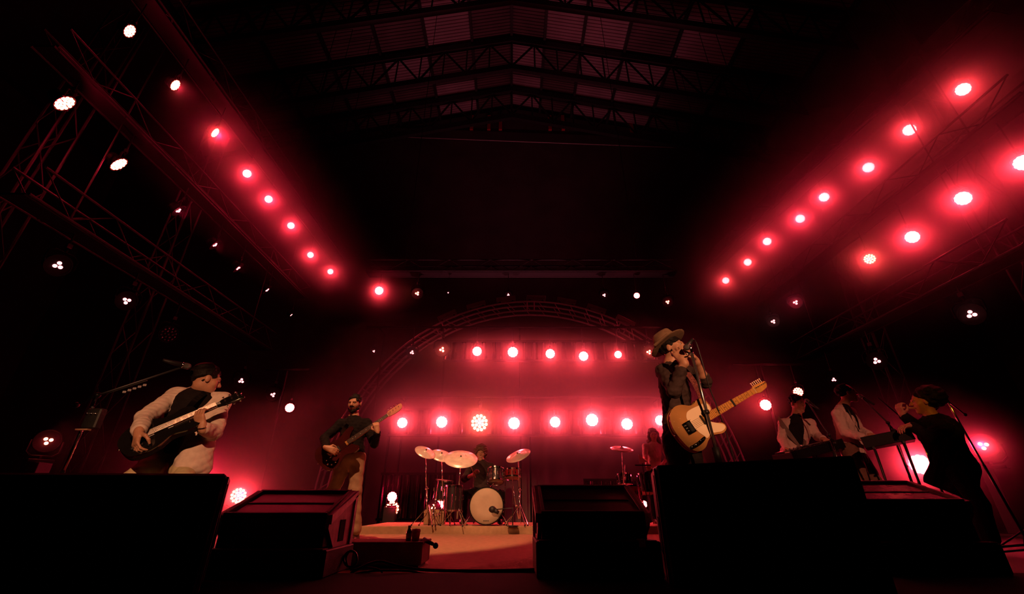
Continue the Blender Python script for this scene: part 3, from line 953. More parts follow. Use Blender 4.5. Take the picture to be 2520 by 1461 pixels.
    if trousers:
        S = SDF([J[k_] for k_ in ('pelvis', 'hipa', 'hipb', 'kna', 'knb', 'ana', 'anb')], .2, vox)
        S.ell(J['pelvis'], (.165, .125, .13), T, .05)
        for x in 'ab':
            e = J['an' + x].lerp(J['kn' + x], .10)
            S.chain([J['hip' + x], J['kn' + x], e], [.098, .074, .070], .04)
        S.ripple(.005, 40, seed + 5, True)
        S.build('trousers', trousers, body)
    if shoes:
        for x in 'ab':
            a = J['an' + x]
            S = SDF([a + fd * .2, a - fd * .1, a + V(0, 0, .06), a - V(0, 0, .1)], .06, min(vox, .008))
            S.cone(a + V(0, 0, .02), a + V(0, 0, -.05) - fd * .015, .048, .044, .03)
            S.chain([a - fd * .03 + V(0, 0, -.055), a + fd * .08 + V(0, 0, -.058), a + fd * .165 + V(0, 0, -.066)], [.040, .042, .030], .03)
            S.clip(a + V(0, 0, -.092), (0, 0, 1))
            S.build('shoe', shoes, body)
    if hair:
        S = SDF([J['head']], .32, min(vox, .008))
        if hair == 'curly':
            S.ell(q(0, -.02, .06), (.125, .13, .115), A, .02)
            S.ell(q(0, -.04, -.02), (.115, .09, .11), A, .04)
            S.ripple(.012, 120, 4)
        elif hair == 'long':
            S.ell(q(0, -.02, .045), (.090, .108, .095), A, .02)
            for sx in (-1, 1):
                S.chain([q(.075 * sx, .01, .03), q(.095 * sx, .01, -.12), q(.10 * sx, .03, -.27)], [.035, .042, .02], .03)
            S.chain([q(0, -.09, .0), q(0, -.1, -.24)], [.07, .06], .04)
            S.ripple(.005, 90, 4)
        elif hair == 'bush':
            S.ell(q(0, -.075, .06), (.125, .14, .125), A, .02)
            S.ripple(.008, 90, 4)
        else:
            S.ell(q(0, -.018, .042), (.085, .106, .094), A, .02)
            S.ripple(.005, 110, 4)
        if hair == 'receding':
            S.ell(q(0, .085, .075), (.075, .105, .07), A, .01, 'sub')
        # the face stays free
        S.ell(q(0, .105, -.045), (.085, .095, .105), A, .015, 'sub')
        for sx in (-1, 1): S.ell(q(.085 * sx, .0, -.035), (.03, .03, .045), A, .01, 'sub')
        if hair not in ('long',):
            S.clip(q(0, 0, -.075), A[2])
        S.build('hair', hairmat or HAIRD, body)
    if beard:
        S = SDF([J['head']], .2, min(vox, .008))
        S.cone(q(0, .038, -.066), q(0, .064, -.104), .051, .029, .02)
        for sx in (-1, 1): S.chain([q(.066 * sx, .0, -.02), q(.060 * sx, .022, -.062), q(.035 * sx, .055, -.092)], [.010, .016, .020], .015)
        S.cone(q(-.026, .090, -.042), q(.026, .090, -.042), .007, .007, .006)
        S.ell(q(0, .10, -.058), (.022, .030, .010), A, .006, 'sub')
        S.ripple(.0025, 160, 9)
        S.build('beard', beard, body)
    return body, q, A, T
# ------------------------------------------------------------------ floor coverings and low boxes
CARPET = mat('tan_carpet', (0.40, 0.25, 0.14), 0.95, noise=0.12, nscale=14, bump=0.3, bscale=120)
CARPETD = mat('brown_carpet', (0.24, 0.13, 0.075), 0.95, noise=0.15, nscale=14, bump=0.3, bscale=120)
def _rug(u, v):
    x, y = -3.0 + 6.2 * u, 2.80 + 4.79 * v
    bump_ = .05 * math.exp(-((x + .25 - .9 * (y - 3.4)) / .22) ** 2) * math.exp(-((y - 3.9) / .7) ** 2)
    return V(x, y, .003 + bump_)
rg = MB().grid(_rug, 90, 60)
tag(rg.build('rug', CARPET), 'large tan stage rug with a low fold, lying in front of the drums', 'rug')
rs = empty('drum_riser', (0.3, 7.6, 0), 'low platform covered in tan carpet under the drum kit', 'riser')
MB().box((-2.4, 7.6, 0), (3.9, 9.25, .11)).build('deck', CARPET, rs, .006)
MB().box((-2.42, 7.585, 0), (3.92, 7.6, .095)).build('front_skirt', CARPET, rs)
lb = empty('low_box', (-1.0, 3.6, 0), 'low brown carpeted box beside the short wedge, drinks on it', 'box')
MB().box((-1.5, 3.60, .024), (-.655, 3.95, .166)).build('body', CARPETD, lb, .008)
MB().box((-1.505, 3.595, .158), (-.65, 3.955, .172)).build('lid', CARPETD, lb, .003)
MB().box((-1.48, 3.63, 0), (-.68, 3.92, .03)).build('plinth', BLACK, lb)

# drinks and the fallen microphone on the low box
RP = mat('red_plastic', (0.55, 0.02, 0.04), 0.3, coat=.4, noise=.05)
FOAM = mat('foam', (0.75, 0.55, 0.5), 0.7, noise=.1, nscale=60)
GLASSB = mat('dark_bottle', (0.10, 0.02, 0.015), 0.08, coat=1.0, noise=.05)
p = P(1022, 1331, Y=3.68); p.z = .172
cup = empty('drink_cup', p, 'red drink cup with a pale foamy rim on the low box', 'cup')
MB().lathe([(.026, 0), (.033, .062), (.033, .064), (.030, .064), (.024, .004), (0, .004)], 20, Matrix.Translation(p)).build('cup_wall', RP, cup)
MB().lathe([(.0335, .062), (.0345, .068), (.031, .080), (0, .083)], 20, Matrix.Translation(p)).build('foam_top', FOAM, cup)
p = P(1005, 1331, Y=3.70); p.z = .172
bt = empty('drink_bottle', p, 'small dark bottle beside the red cup on the low box', 'bottle')
MB().lathe([(.020, 0), (.021, .01), (.021, .06), (.012, .078), (.010, .092), (0, .092)], 16, Matrix.Translation(p)).build('glass', GLASSB, bt)
MB().lathe([(.0125, .088), (.0125, .102), (0, .103)], 12, Matrix.Translation(p)).build('cap', mat('white_cap', (.6, .5, .5), .4, noise=.05), bt)
MB().lathe([(.0215, .02), (.0215, .05)], 16, Matrix.Translation(p), caps=False).build('paper_label', mat('paper', (.6, .45, .42), .8, noise=.2, nscale=80), bt)
a, b = P(1044, 1327, Y=3.72), P(1072, 1342, Y=3.60)
fm = empty('microphone', a, 'black microphone lying with its cable off the edge of the low box', 'microphone')
MB().tube([a, a.lerp(b, .75)], [.017, .012], 12).build('handle', BLACK, fm)
MB().sphere(b, .021, 12).build('grille', DARKMETAL, fm)
MB().tube([a, a + V(-.04, .02, -.01), a + V(-.09, .05, -.02)], .005, 6).build('cable_tail', BLACK, fm)

# ------------------------------------------------------------------ speaker wedges
PALE = mat('pale_grey_edge', (0.45, 0.36, 0.36), 0.5, noise=0.3, nscale=20)  # mottled pale grey for side plates and one wedge's rims
LITEDGE = mat('lit_edge_paint', (0.75, 0.62, 0.62), 0.45, noise=0.25, nscale=25)  # bright strips added along the side edges, standing in for rim light
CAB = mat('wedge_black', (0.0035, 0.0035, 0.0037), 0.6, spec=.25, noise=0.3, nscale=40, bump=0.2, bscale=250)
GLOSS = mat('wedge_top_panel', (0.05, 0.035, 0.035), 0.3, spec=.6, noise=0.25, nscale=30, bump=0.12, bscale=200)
YZ = Matrix(((0, 0, 1, 0), (1, 0, 0, 0), (0, 1, 0, 0), (0, 0, 0, 1)))     # local x,y,z -> world y,z,x
def wedge(x0, x1, yf, yr, zl, zf, zr, label, rim=PALE, tabs=(), panel=None):
    root = empty('speaker_wedge', ((x0 + x1) / 2, yf, .08), label, 'speaker')
    cab = [(yf, zl), (yr + .02, zl), (yr + .02, zr), (yf, zf)]
    MB().prism(cab, x0 + .02, x1 - .02, YZ).build('cabinet', CAB, root, .004)
    MB().box((x0 - .015, yf - .06, .08), (x1 + .03, yr + .02, zl - .004)).build('base_cabinet', CAB, root, .006)
    MB().box((x0, yf - .062, zl - .006), (x1 + .01, yf + .0, zl + .001)).build('ledge', mat('ledge_lit', (.10, .055, .05), .7, noise=.3), root)  # ledge colour lightened, standing in for light on its top
    for xa, nm in ((x0, 'side_plate'), (x1 - .02, 'side_plate')):
        pl = MB().prism([(yf - .005, zf - .055), (yf + .10, zl), (yf + .05, .1), (yr + .03, .1), (yr + .03, zr + .012), (yr - .02, zr + .014), (yf - .005, zf + .010)], xa, xa + .02, YZ).build(nm, PALE, root)
        sgn = 1 if xa > x0 else -1
        xo = xa + (.02 if sgn > 0 else 0)
        e0, e1 = (xo, xo + .012) if sgn > 0 else (xo - .012, xo)
        for q0 in ([(yf - .005, zf - .035), (yf - .005, zf + .012), (yr + .03, zr + .014), (yr + .03, zr - .018)], [(yr - .015, .1), (yr + .03, .1), (yr + .03, zr - .01), (yr - .005, zr - .02)]):
            MB().prism(q0, e0, e1, YZ).build('lit_edge', LITEDGE, pl)
        MB().prism([(yf + .16, zl + .02), (yf + .24, zl + .02), (yf + .24, zl + .13), (yf + .16, zl + .13)], xo - .004, xo + .004, YZ).build('handle_recess', BLACKDEEP, pl)
    # sloping top: glossy panel sunk between raised rims
    o = V(0, yf, zf); s_ = V(0, yr - yf, zr - zf); L = s_.length
    M = Matrix.Identity(4); vdir = s_.normalized(); n = V(1, 0, 0).cross(vdir)
    for i in range(3): M[i][0], M[i][1], M[i][2], M[i][3] = (1, 0, 0)[i], vdir[i], n[i], o[i]
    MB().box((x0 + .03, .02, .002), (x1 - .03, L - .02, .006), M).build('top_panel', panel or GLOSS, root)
    for bx in (((x0 + .02, 0, 0), (x1 - .02, .018, .022)), ((x0 + .02, L - .02, 0), (x1 - .02, L, .022))):
        MB().box(*bx, M).build('rim', rim, root, .003)
    for bx in (((x0 + .02, .018, 0), (x0 + .04, L - .02, .022)), ((x1 - .04, .018, 0), (x1 - .02, L - .02, .022))):
        MB().box(*bx, M).build('rim', rim, root, .003)
    MB().box((x0 + .05, L * .47, .006), (x1 - .06, L * .50, .012), M).build('panel_seam', rim, root)
    for q in range(3):
        MB().box((x0 + .05, yf - .003, zl + .02 + q * .03), (x1 - .05, yf + .002, zl + .022 + q * .03)).build('front_groove', BLACK, root)
    for xa in tabs:
        MB().box((xa, yf - .066, zl - .03), (xa + .035, yf - .02, zl + .006)).build('tape_tab', mat('pink_tape', (.6, .35, .35), .7, noise=.1), root)
    return root
RIMD = mat('shaded_rim', (0.03, 0.022, 0.022), 0.45, noise=0.3)  # darkened rim copy for the two wedges that catch less light
wedge(-1.60, -.99, 2.62, 2.97, .21, .357, .484, 'short black wedge speaker with sloped top and pale side plates, near the brown box', RIMD)
wedge(.140, .745, 2.62, 2.97, .25, .365, .513, 'short black wedge speaker standing between the drum kit view and the singer', RIMD, tabs=(.66,))
wedge(1.98, 2.65, 2.75, 3.10, .232, .426, .543, 'black wedge speaker with a glossy red-lit top and pink-lit rim', PALE, panel=mat('lit_gloss_panel', (.30, .16, .16), .22, coat=.6, noise=.3, nscale=14))  # panel and rims lightened: the red light is put into their colour

def big_speaker(tl, tr, rl, rr, label, sides):
    """front top corners, rear top corners as world points; the box reaches down to the apron"""
    root = empty('tall_speaker', (tl + tr) / 2 - V(0, 0, (tl.z + tr.z) / 2 - .08), label, 'speaker')
    def dn(p): return V(p.x, p.y, .08)
    MB().hexa([dn(tl), dn(tr), dn(rr), dn(rl), tl, tr, rr, rl]).build('cabinet', CAB, root, .008)
    for a, b in sides:
        d = (b - a).normalized()
        out = V(d.y, -d.x, 0)
        if out.dot((a + b) / 2 - (tl + tr + rl + rr) / 4) < 0: out = -out
        def sp(t, z, e): return V(*(a.lerp(b, t))[:2], z) + out * e
        zt = min(a.z, b.z) - .012
        pl = MB().hexa([sp(.04, .09, .004), sp(.97, .09, .004), sp(.97, .09, .014), sp(.04, .09, .014), sp(.04, zt, .004), sp(.97, zt, .004), sp(.97, zt, .014), sp(.04, zt, .014)]).build('side_plate', PALE, root)
        for t0, t1, z0, z1, nm in ((.22, .62, .20, .36, 'handle_recess'), (.12, .16, .1, zt - .03, 'edge_groove')):
            MB().hexa([sp(t0, z0, .012), sp(t1, z0, .012), sp(t1, z0, .018), sp(t0, z0, .018), sp(t0, z1, .012), sp(t1 - .12 * (t1 - t0), z1, .012), sp(t1 - .12 * (t1 - t0), z1, .018), sp(t0, z1, .018)]).build(nm, BLACKDEEP, pl)
    return root
tl, tr = P(1615, 1145, Y=2.30), P(2100, 1120, Y=2.10)
rl, rr = P(1605, 1150, Y=2.84), V(tr.x + .12, 2.62, tr.z - .02)
big_speaker(tl, tr, rl, rr, 'broad tall black speaker cabinet standing in front of the singer', [(tl, rl)])
tl, tr = P(-90, 1162, Y=2.10), P(557, 1165, Y=2.10)
rr = P(562, 1171, Y=2.5); rl = V(tl.x - .15, 2.6, tl.z)
big_speaker(tl, tr, rl, rr, 'broad tall black speaker cabinet standing in front of the bent guitarist', [(tr, rr)])

# cables on the apron
CABLE = mat('black_cable', (0.006, 0.006, 0.006), 0.45, noise=.2)
def cable(pts, r, label, m=CABLE, group='cables on the apron', n=6):
    pts = catmull([tuple(p) for p in pts], n, closed=False)
    return tag(MB().tube(pts, r, 7).build('cable', m), label, 'cable', group)
def cp(*l, Y=2.83): return [P(x, y, Y=Y) for x, y in l]
cable(cp((862, 1412), (880, 1400), (930, 1381), (980, 1392), (1050, 1402), (1180, 1404), (1316, 1401)), .008, 'thick black cable running between the two short wedges')
cable(cp((856, 1395), (852, 1372), (862, 1355), (876, 1362), (878, 1382), (864, 1394), (850, 1388), (846, 1372), (856, 1358), (870, 1356)), .006, 'black cable coiled in a loop at the wedge near the brown box', group=None)
cable(cp((862, 1402), (900, 1396), (930, 1400), (940, 1412), (900, 1410)), .005, 'reddish thin cable lying in a bend beside the coil', mat('red_cable', (.10, .012, .012), .4, noise=.1), None)
cable(cp((862, 1414), (920, 1404), (1000, 1404), (1060, 1412), (1200, 1410), (1318, 1406)), .006, 'thin black cable lying along the stage edge')
cable(cp((1590, 1406), (1612, 1370), (1630, 1330), (1642, 1300)), .012, 'thick cable hanging down beside the tall speaker of the singer', group=None)
cable(cp((500, 1400), (520, 1350), (532, 1310), (560, 1280)), .012, 'thick cable between the tall speaker and the short wedge', group=None)
cable(cp((2180, 1378), (2260, 1372), (2400, 1352), (2520, 1340), (2600, 1338)), .007, 'black cable along the stage edge at the glossy-topped wedge')
cable(cp((2160, 1382), (2300, 1380), (2420, 1362), (2530, 1352), (2600, 1350)), .006, 'thin cable along the stage edge at the glossy-topped wedge')

# ------------------------------------------------------------------ stands, microphones
GREYM = mat('mic_grille', (0.10, 0.10, 0.10), 0.35, 0.8, bump=.6, bscale=400)
def microphone(tip, tail, label, group=None, r=.024):
    d = (tail - tip).normalized()
    root = empty('microphone', tip, label, 'microphone', group)
    M = zframe(tip, d)
    MB().lathe([(0, -.004), (r * .7, .004), (r, .02), (r, .042), (r * .88, .052)], 16, M).build('grille', GREYM, root)
    MB().lathe([(r * .95, .050), (r * .95, .060)], 16, M).build('ring', CHROME, root)
    MB().lathe([(r * .8, .058), (r * .5, .17), (r * .45, .185), (0, .186)], 16, M).build('handle', BLACK, root)
    return root
def straight_stand(base, top, label, clutch=(.35, .62), r=.011, feet=True):
    root = empty('microphone_stand', base, label, 'microphone stand')
    d = top - base
    MB().tube([base, base.lerp(top, clutch[0])], r * 1.35, 10).build('lower_tube', DARKMETAL, root)
    MB().tube([base.lerp(top, clutch[0]), top], r, 10).build('upper_tube', mat('stand_chrome', (.35, .30, .30), .25, .9, noise=.1), root)
    MB().tube([base.lerp(top, clutch[0] - .035), base.lerp(top, clutch[0] + .035)], r * 2.1, 12).build('clutch', BLACK, root)
    MB().tube([base.lerp(top, clutch[1] - .01), base.lerp(top, clutch[1] + .01)], r * 1.6, 10).build('collar', DARKMETAL, root)
    if feet:
        for k in range(3):
            a = k * 2.094 + .4
            MB().tube([V(base.x, base.y, .12), V(base.x + .26 * math.cos(a), base.y + .26 * math.sin(a), .012)], .009, 8).build('leg', BLACK, root)
    return root
def boom_stand(base, joint, tip, tailp, label, legs=True):
    root = empty('boom_stand', base, label, 'microphone stand')
    MB().tube([base, base.lerp(joint, .55)], .013, 8).build('lower_tube', DARKMETAL, root)
    MB().tube([base.lerp(joint, .5), joint], .010, 8).build('upper_tube', CHROME, root)
    MB().sphere(joint, .022, 10).build('boom_joint', DARKMETAL, root)
    MB().tube([tailp, joint, tip], .008, 8).build('boom_arm', DARKMETAL, root)
    MB().sphere(tailp, .02, 10).build('counterweight', DARKMETAL, root)
    if legs:
        for k in range(3):
            a = k * 2.094 + .9
            MB().tube([V(base.x, base.y, base.z + .16), V(base.x + .28 * math.cos(a), base.y + .28 * math.sin(a), base.z + .012)], .009, 8).build('leg', BLACK, root)
    return root
def floorpt(p, z=0): return V(p.x, p.y, z)

# singer's stand, microphone and the cable falling from it
top = P(1702, 868, Y=3.14)
low = P(1768, 1130, Y=3.20)
k_ = (top.z - 0.0) / (top.z - low.z)
base = top + (low - top) * k_
straight_stand(base, top, 'straight microphone stand in front of the singer', (.50, .70), .012)
microphone(P(1687, 858, Y=3.10), P(1702, 838, Y=3.18), 'black vocal microphone tilted up at the singer\'s mouth')
mc = empty('microphone_clip', P(1700, 862, Y=3.14), 'chrome microphone clip on top of the singer\'s stand', 'clip')
MB().tube([P(1702, 868, Y=3.14), P(1700, 858, Y=3.14), P(1697, 849, Y=3.14)], [.010, .012, .016], 10).build('clip_body', CHROME, mc)
MB().tube([P(1690, 872, Y=3.12), P(1706, 868, Y=3.16)], .006, 8).build('wing_screw', CHROME, mc)
cable([P(1703, 838, Y=3.17), P(1709, 836, Y=3.19), P(1716, 850, Y=3.2), P(1728, 890, Y=3.2), P(1745, 950, Y=3.22), P(1768, 1010, Y=3.25), P(1790, 1075, Y=3.3), P(1808, 1135, Y=3.32), P(1830, 1230, Y=3.36)], .0045, 'thin cable falling from the singer\'s microphone', group=None)

# guitarist's boom stand with plectrum strip and small box
jb = P(240, 972, Y=3.1)
bs = boom_stand(floorpt(P(140, 1180, Y=3.15), 0), jb, P(452, 902, Y=3.22), P(188, 996, Y=3.06), 'dark boom microphone stand reaching towards the bent guitarist\'s face')
microphone(P(470, 903, Y=3.24), P(446, 897, Y=3.2), 'black microphone at the end of the bent guitarist\'s boom')
for i in range(5):
    q0 = P(306 + 12.5 * i, 964 - 4.2 * i, Y=3.12)
    MB().box((q0.x - .012, q0.y - .004, q0.z - .008), (q0.x + .012, q0.y + .004, q0.z + .008)).build('plectrum', mat('grey_plectrum', (.28, .26, .27), .5, noise=.1), bs, .002)
MB().tube([P(262, 968, Y=3.12), P(362, 936, Y=3.15)], .006, 6).build('plectrum_strip', BLACK, bs)
qb = P(232, 1030, Y=3.1)
bx = empty('monitor_mixer', qb, 'small black control box clamped to the boom stand beside the bent guitarist', 'mixer')
MB().box((qb.x - .05, qb.y - .03, qb.z - .07), (qb.x + .05, qb.y + .03, qb.z + .07)).build('housing', BLACK, bx, .008)
for i in range(3):
    MB().lathe([(.009, 0), (.008, .014), (0, .015)], 10, Matrix.Translation((qb.x - .03 + .03 * i, qb.y - .03, qb.z + .03)) @ Matrix.Rotation(math.pi / 2, 4, 'X')).build('knob', CHROME, bx)
MB().box((qb.x - .055, qb.y - .05, qb.z - .085), (qb.x + .03, qb.y - .02, qb.z - .075)).build('tray', mat('tan_tray', (.35, .2, .12), .6, noise=.1), bx)
MB().tube([qb + V(-.03, .02, .04), P(226, 1000, Y=3.1)], .010, 6).build('clamp', DARKMETAL, bx)

# ------------------------------------------------------------------ guitars
TELE = [(-.112, 0), (-.105, .07), (-.07, .130), (0, .160), (.07, .152), (.13, .122), (.18, .118), (.235, .135), (.282, .118), (.302, .075), (.292, .036), (.22, .030), (.205, 0), (.21, -.032),
        (.232, -.050), (.262, -.068), (.305, -.085), (.318, -.108), (.300, -.128), (.255, -.135), (.20, -.122), (.15, -.112), (.09, -.130), (.03, -.158), (-.04, -.152), (-.09, -.10)]
TGUARD = [(.035, .040), (.055, .082), (.10, .100), (.20, .098), (.285, .090), (.288, .036), (.215, .030), (.205, 0), (.215, -.034), (.245, -.056), (.298, -.086), (.312, -.106), (.298, -.122),
          (.255, -.128), (.20, -.115), (.15, -.105), (.10, -.118), (.085, -.095), (.060, -.050)]
LPAUL = [(-.125, 0), (-.115, .08), (-.07, .145), (0, .165), (.07, .150), (.13, .112), (.19, .105), (.25, .128), (.30, .110), (.315, .06), (.30, .030), (.26, .028), (.255, 0), (.26, -.03), (.24, -.048), (.262, -.068),
         (.300, -.078), (.312, -.100), (.285, -.124), (.23, -.125), (.17, -.105), (.12, -.112), (.06, -.150), (-.02, -.163), (-.09, -.125)]
PBASS = [(-.14, .01), (-.13, .09), (-.08, .150), (.0, .155), (.08, .125), (.15, .105), (.22, .115), (.31, .150), (.375, .150), (.385, .125), (.33, .085), (.29, .045), (.28, 0), (.275, -.045), (.30, -.085), (.325, -.115),
         (.31, -.140), (.25, -.145), (.18, -.115), (.12, -.110), (.05, -.150), (-.03, -.170), (-.10, -.130)]
MAPLE = mat('maple', (0.60, 0.29, 0.07), 0.35, coat=.3, noise=.15, nscale=18)
ROSE = mat('rosewood', (0.06, 0.02, 0.012), 0.4, noise=.25, nscale=25)
CREAM = mat('cream_plastic', (0.80, 0.66, 0.46), 0.35, noise=.03)
FRET = mat('fret_nickel', (0.6, 0.55, 0.5), 0.25, 1.0, noise=.05)
def sparkle(name, col):
    m = mat(name, col, 0.32, coat=.6, noise=.12, nscale=9)
    nt = m.node_tree
    v = nt.nodes.new('ShaderNodeTexVoronoi'); v.inputs['Scale'].default_value = 75
    tc = nt.nodes.new('ShaderNodeTexCoord')
    cr = nt.nodes.new('ShaderNodeMapRange'); cr.inputs['From Min'].default_value = .05; cr.inputs['From Max'].default_value = .17
    cr.inputs['To Min'].default_value = 1; cr.inputs['To Max'].default_value = 0
    mt = nt.nodes.new('ShaderNodeMath'); mt.operation = 'MULTIPLY'
    gt = nt.nodes.new('ShaderNodeMath'); gt.operation = 'GREATER_THAN'; gt.inputs[1].default_value = .90
    sp = nt.nodes.new('ShaderNodeSeparateColor')
    nt.links.new(tc.outputs['Object'], v.inputs['Vector'])
    nt.links.new(v.outputs['Distance'], cr.inputs['Value'])
    nt.links.new(v.outputs['Color'], sp.inputs['Color'])
    nt.links.new(sp.outputs['Red'], gt.inputs[0])
    nt.links.new(cr.outputs['Result'], mt.inputs[0]); nt.links.new(gt.outputs[0], mt.inputs[1])
    b = nt.nodes['Principled BSDF']
    mx = nt.nodes.new('ShaderNodeMix'); mx.data_type = 'RGBA'
    src = b.inputs['Base Color'].links[0].from_socket
    nt.links.new(src, mx.inputs['A']); mx.inputs['B'].default_value = (1.0, .9, .75, 1)
    nt.links.new(mt.outputs[0], mx.inputs['Factor'])
    nt.links.new(mx.outputs['Result'], b.inputs['Base Color'])
    return m
GOLD = sparkle('gold_sparkle', (0.40, 0.20, 0.065))
BLKLAC = mat('black_lacquer', (0.008, 0.007, 0.007), 0.12, coat=1.0, noise=.1)
BURST = mat('dark_red_lacquer', (0.045, 0.006, 0.006), 0.15, coat=1.0, noise=.25, nscale=5)
def guitar(label, M, outline, bodym, scale_len, board, neckm, headm, guard=None, style='tele', nf=21, strings=6, group=None):
    root = empty('electric_guitar' if strings == 6 else 'bass_guitar', M @ V(0, 0, 0), label, 'guitar', group)
    def add(b, nm, m, par=root, bev=0): return b.build(nm, m, par, bev)
    body = add(MB().prism(catmull(outline, 5), 0, .045, M, .006), 'body', bodym)
    if guard: add(MB().prism(catmull(guard, 3), .0455, .049, M), 'pickguard', CREAM if style == 'tele' else mat('dark_guard', (.02, .012, .012), .3, noise=.1))
    x0 = .205 if style != 'bass' else .28
    x1 = scale_len
    w0, w1 = .029, .0215
    neck = add(MB().prism([(x0 - .06, -w0), (x1, -w1), (x1, w1), (x0 - .06, w0)], .030, .050, M, .006), 'neck', neckm)
    fb0 = x0 - .035
    add(MB().prism([(fb0, -w0), (x1, -w1), (x1, w1), (fb0, w0)], .050, .056, M), 'fingerboard', board, root)
    for i in range(1, nf + 1):
        xf = x1 - scale_len * (1 - 2 ** (-i / 12))
        if xf < fb0 + .005: break
        w = w1 + (w0 - w1) * (x1 - xf) / (x1 - fb0)
        add(MB().box((xf - .0011, -w, .056), (xf + .0011, w, .0575), M), 'fret', FRET, neck)
        if i in (3, 5, 7, 9, 12, 15, 17):
            xm = xf + .5 * (scale_len * (2 ** (-(i - 1) / 12) - 2 ** (-i / 12)))
            if style == 'lp': add(MB().box((xm - .008, -w * .7, .0561), (xm + .008, w * .7, .0568), M), 'inlay', CREAM, neck)
            else: add(MB().lathe([(.004, 0), (.004, .0008), (0, .0009)], 8, M @ Matrix.Translation((xm, 0, .0561))), 'inlay', BLACK if board is MAPLE else CREAM, neck)
    add(MB().box((x1 - .002, -w1, .050), (x1 + .003, w1, .0595), M), 'nut', CREAM)
    if style == 'tele':
        hs = [(x1, -.0215), (x1 + .02, -.026), (x1 + .05, -.034), (x1 + .10, -.031), (x1 + .155, -.022), (x1 + .178, -.002), (x1 + .182, .018), (x1 + .168, .030), (x1 + .150, .024), (x1 + .135, .030), (x1 + .03, .034), (x1 + .01, .026), (x1, .0215)]
        tun = [(x1 + .030 + .024 * i, .020, 1) for i in range(6)]
    elif style == 'lp':
        hs = [(x1, -.0215), (x1 + .03, -.030), (x1 + .06, -.040), (x1 + .17, -.046), (x1 + .178, -.028), (x1 + .165, -.012), (x1 + .172, 0), (x1 + .165, .012), (x1 + .178, .028), (x1 + .17, .046), (x1 + .06, .040), (x1 + .03, .030), (x1, .0215)]
        tun = [(x1 + .06 + .042 * i, s_ * .026, s_) for i in range(3) for s_ in (1, -1)]
    else:
        hs = [(x1, -.0215), (x1 + .03, -.032), (x1 + .10, -.042), (x1 + .18, -.034), (x1 + .215, -.010), (x1 + .222, .022), (x1 + .20, .040), (x1 + .03, .044), (x1 + .01, .030), (x1, .0215)]
        tun = [(x1 + .045 + .042 * i, .024, 1) for i in range(4)]
    hd = add(MB().prism(catmull(hs, 3), .034, .049, M, .003), 'headstock', headm)
    for tx, ty, sg in tun:
        t_ = add(MB().lathe([(.005, .049), (.0045, .064), (0, .065)], 8, M @ Matrix.Translation((tx, ty * .6, 0))), 'tuner_post', CHROME, hd)
        add(MB().tube([(tx, ty + sg * .008, .040), (tx, ty + sg * .034, .040)], [.003, .003], 6, M=M).sphere((tx, ty + sg * .038, .040), .009, 8, M, (1, .7, .6)), 'tuner_button', CHROME if style != 'tele' else mat('cream_tuner', (.8, .66, .45), .3, .3, noise=.05), hd)
    ys = [(-.0175 + .035 * i / (strings - 1)) for i in range(strings)]
    for y in ys:
        add(MB().tube([(0, y * 1.5, .060), (x1, y, .0605), (x1 + .03, y * 1.0, .056)], .0006 if strings == 6 else .0012, 4, M=M), 'string', FRET)
    # bridge, pickups, controls
    if style == 'tele':
        br = add(MB().box((-.035, -.042, .046), (.050, .042, .050), M), 'bridge_plate', CHROME, root, .001)
        for y in (-.042, .0405):
            add(MB().box((-.035, y, .046), (.050, y + .0015, .062), M), 'bridge_wall', CHROME, br)
        add(MB().box((.012, -.036, .050), (.036, .036, .058), M), 'bridge_pickup', BLACK, br, .003)
        for i in range(3): add(MB().tube([(-.012, -.026 + .02 * i, .056), (-.012, -.012 + .02 * i, .056)], .005, 8, M=M), 'saddle', CHROME, br)
        add(MB().box((.148, -.036, .049), (.166, .036, .057), M), 'neck_pickup', DARKMETAL, root, .004)
        cpl = add(MB().prism(catmull([(-.085, -.108), (-.085, -.128), (0, -.132), (.075, -.118), (.078, -.098), (0, -.106)], 4), .0455, .049, M), 'control_plate', CHROME)
        for x, y in ((-.062, -.118), (-.018, -.119)):
            add(MB().lathe([(.012, .049), (.011, .066), (0, .067)], 14, M @ Matrix.Translation((x, y, 0))), 'knob', BLKLAC, cpl)
        add(MB().tube([(.045, -.110, .049), (.052, -.110, .068)], [.003, .006], 8, M=M), 'switch', BLACK, cpl)
        add(MB().box((.505, -.030, .048), (.522, .030, .066), M), 'capo', BLACK, root, .004)
    else:
        for xx in ((.045, .155) if style == 'lp' else (.12,)):
            add(MB().box((xx - .018, -.036, .045), (xx + .018, .036, .054), M), 'pickup', CHROME if style == 'lp' else BLACK, root, .003)
        add(MB().box((-.012, -.038, .045), (.010, .038, .058), M), 'bridge', CHROME, root, .002)
        add(MB().box((-.062, -.040, .045), (-.048, .040, .054), M), 'tailpiece', CHROME, root, .002)
        for x, y in ((-.03, -.115), (.02, -.118), (-.065, -.085), (-.015, -.08))[:4 if style == 'lp' else 3]:
            add(MB().lathe([(.013, .045), (.010, .060), (0, .061)], 12, M @ Matrix.Translation((x, y, 0))), 'knob', BLACK if style == 'lp' else CHROME)
    add(MB().lathe([(.006, 0), (.004, .008), (.007, .014), (0, .016)], 10, M @ Matrix.Translation((min(p_[0] for p_ in outline), 0, .022)) @ Matrix.Rotation(-math.pi / 2, 4, 'Y')), 'strap_button', CHROME)
    return root
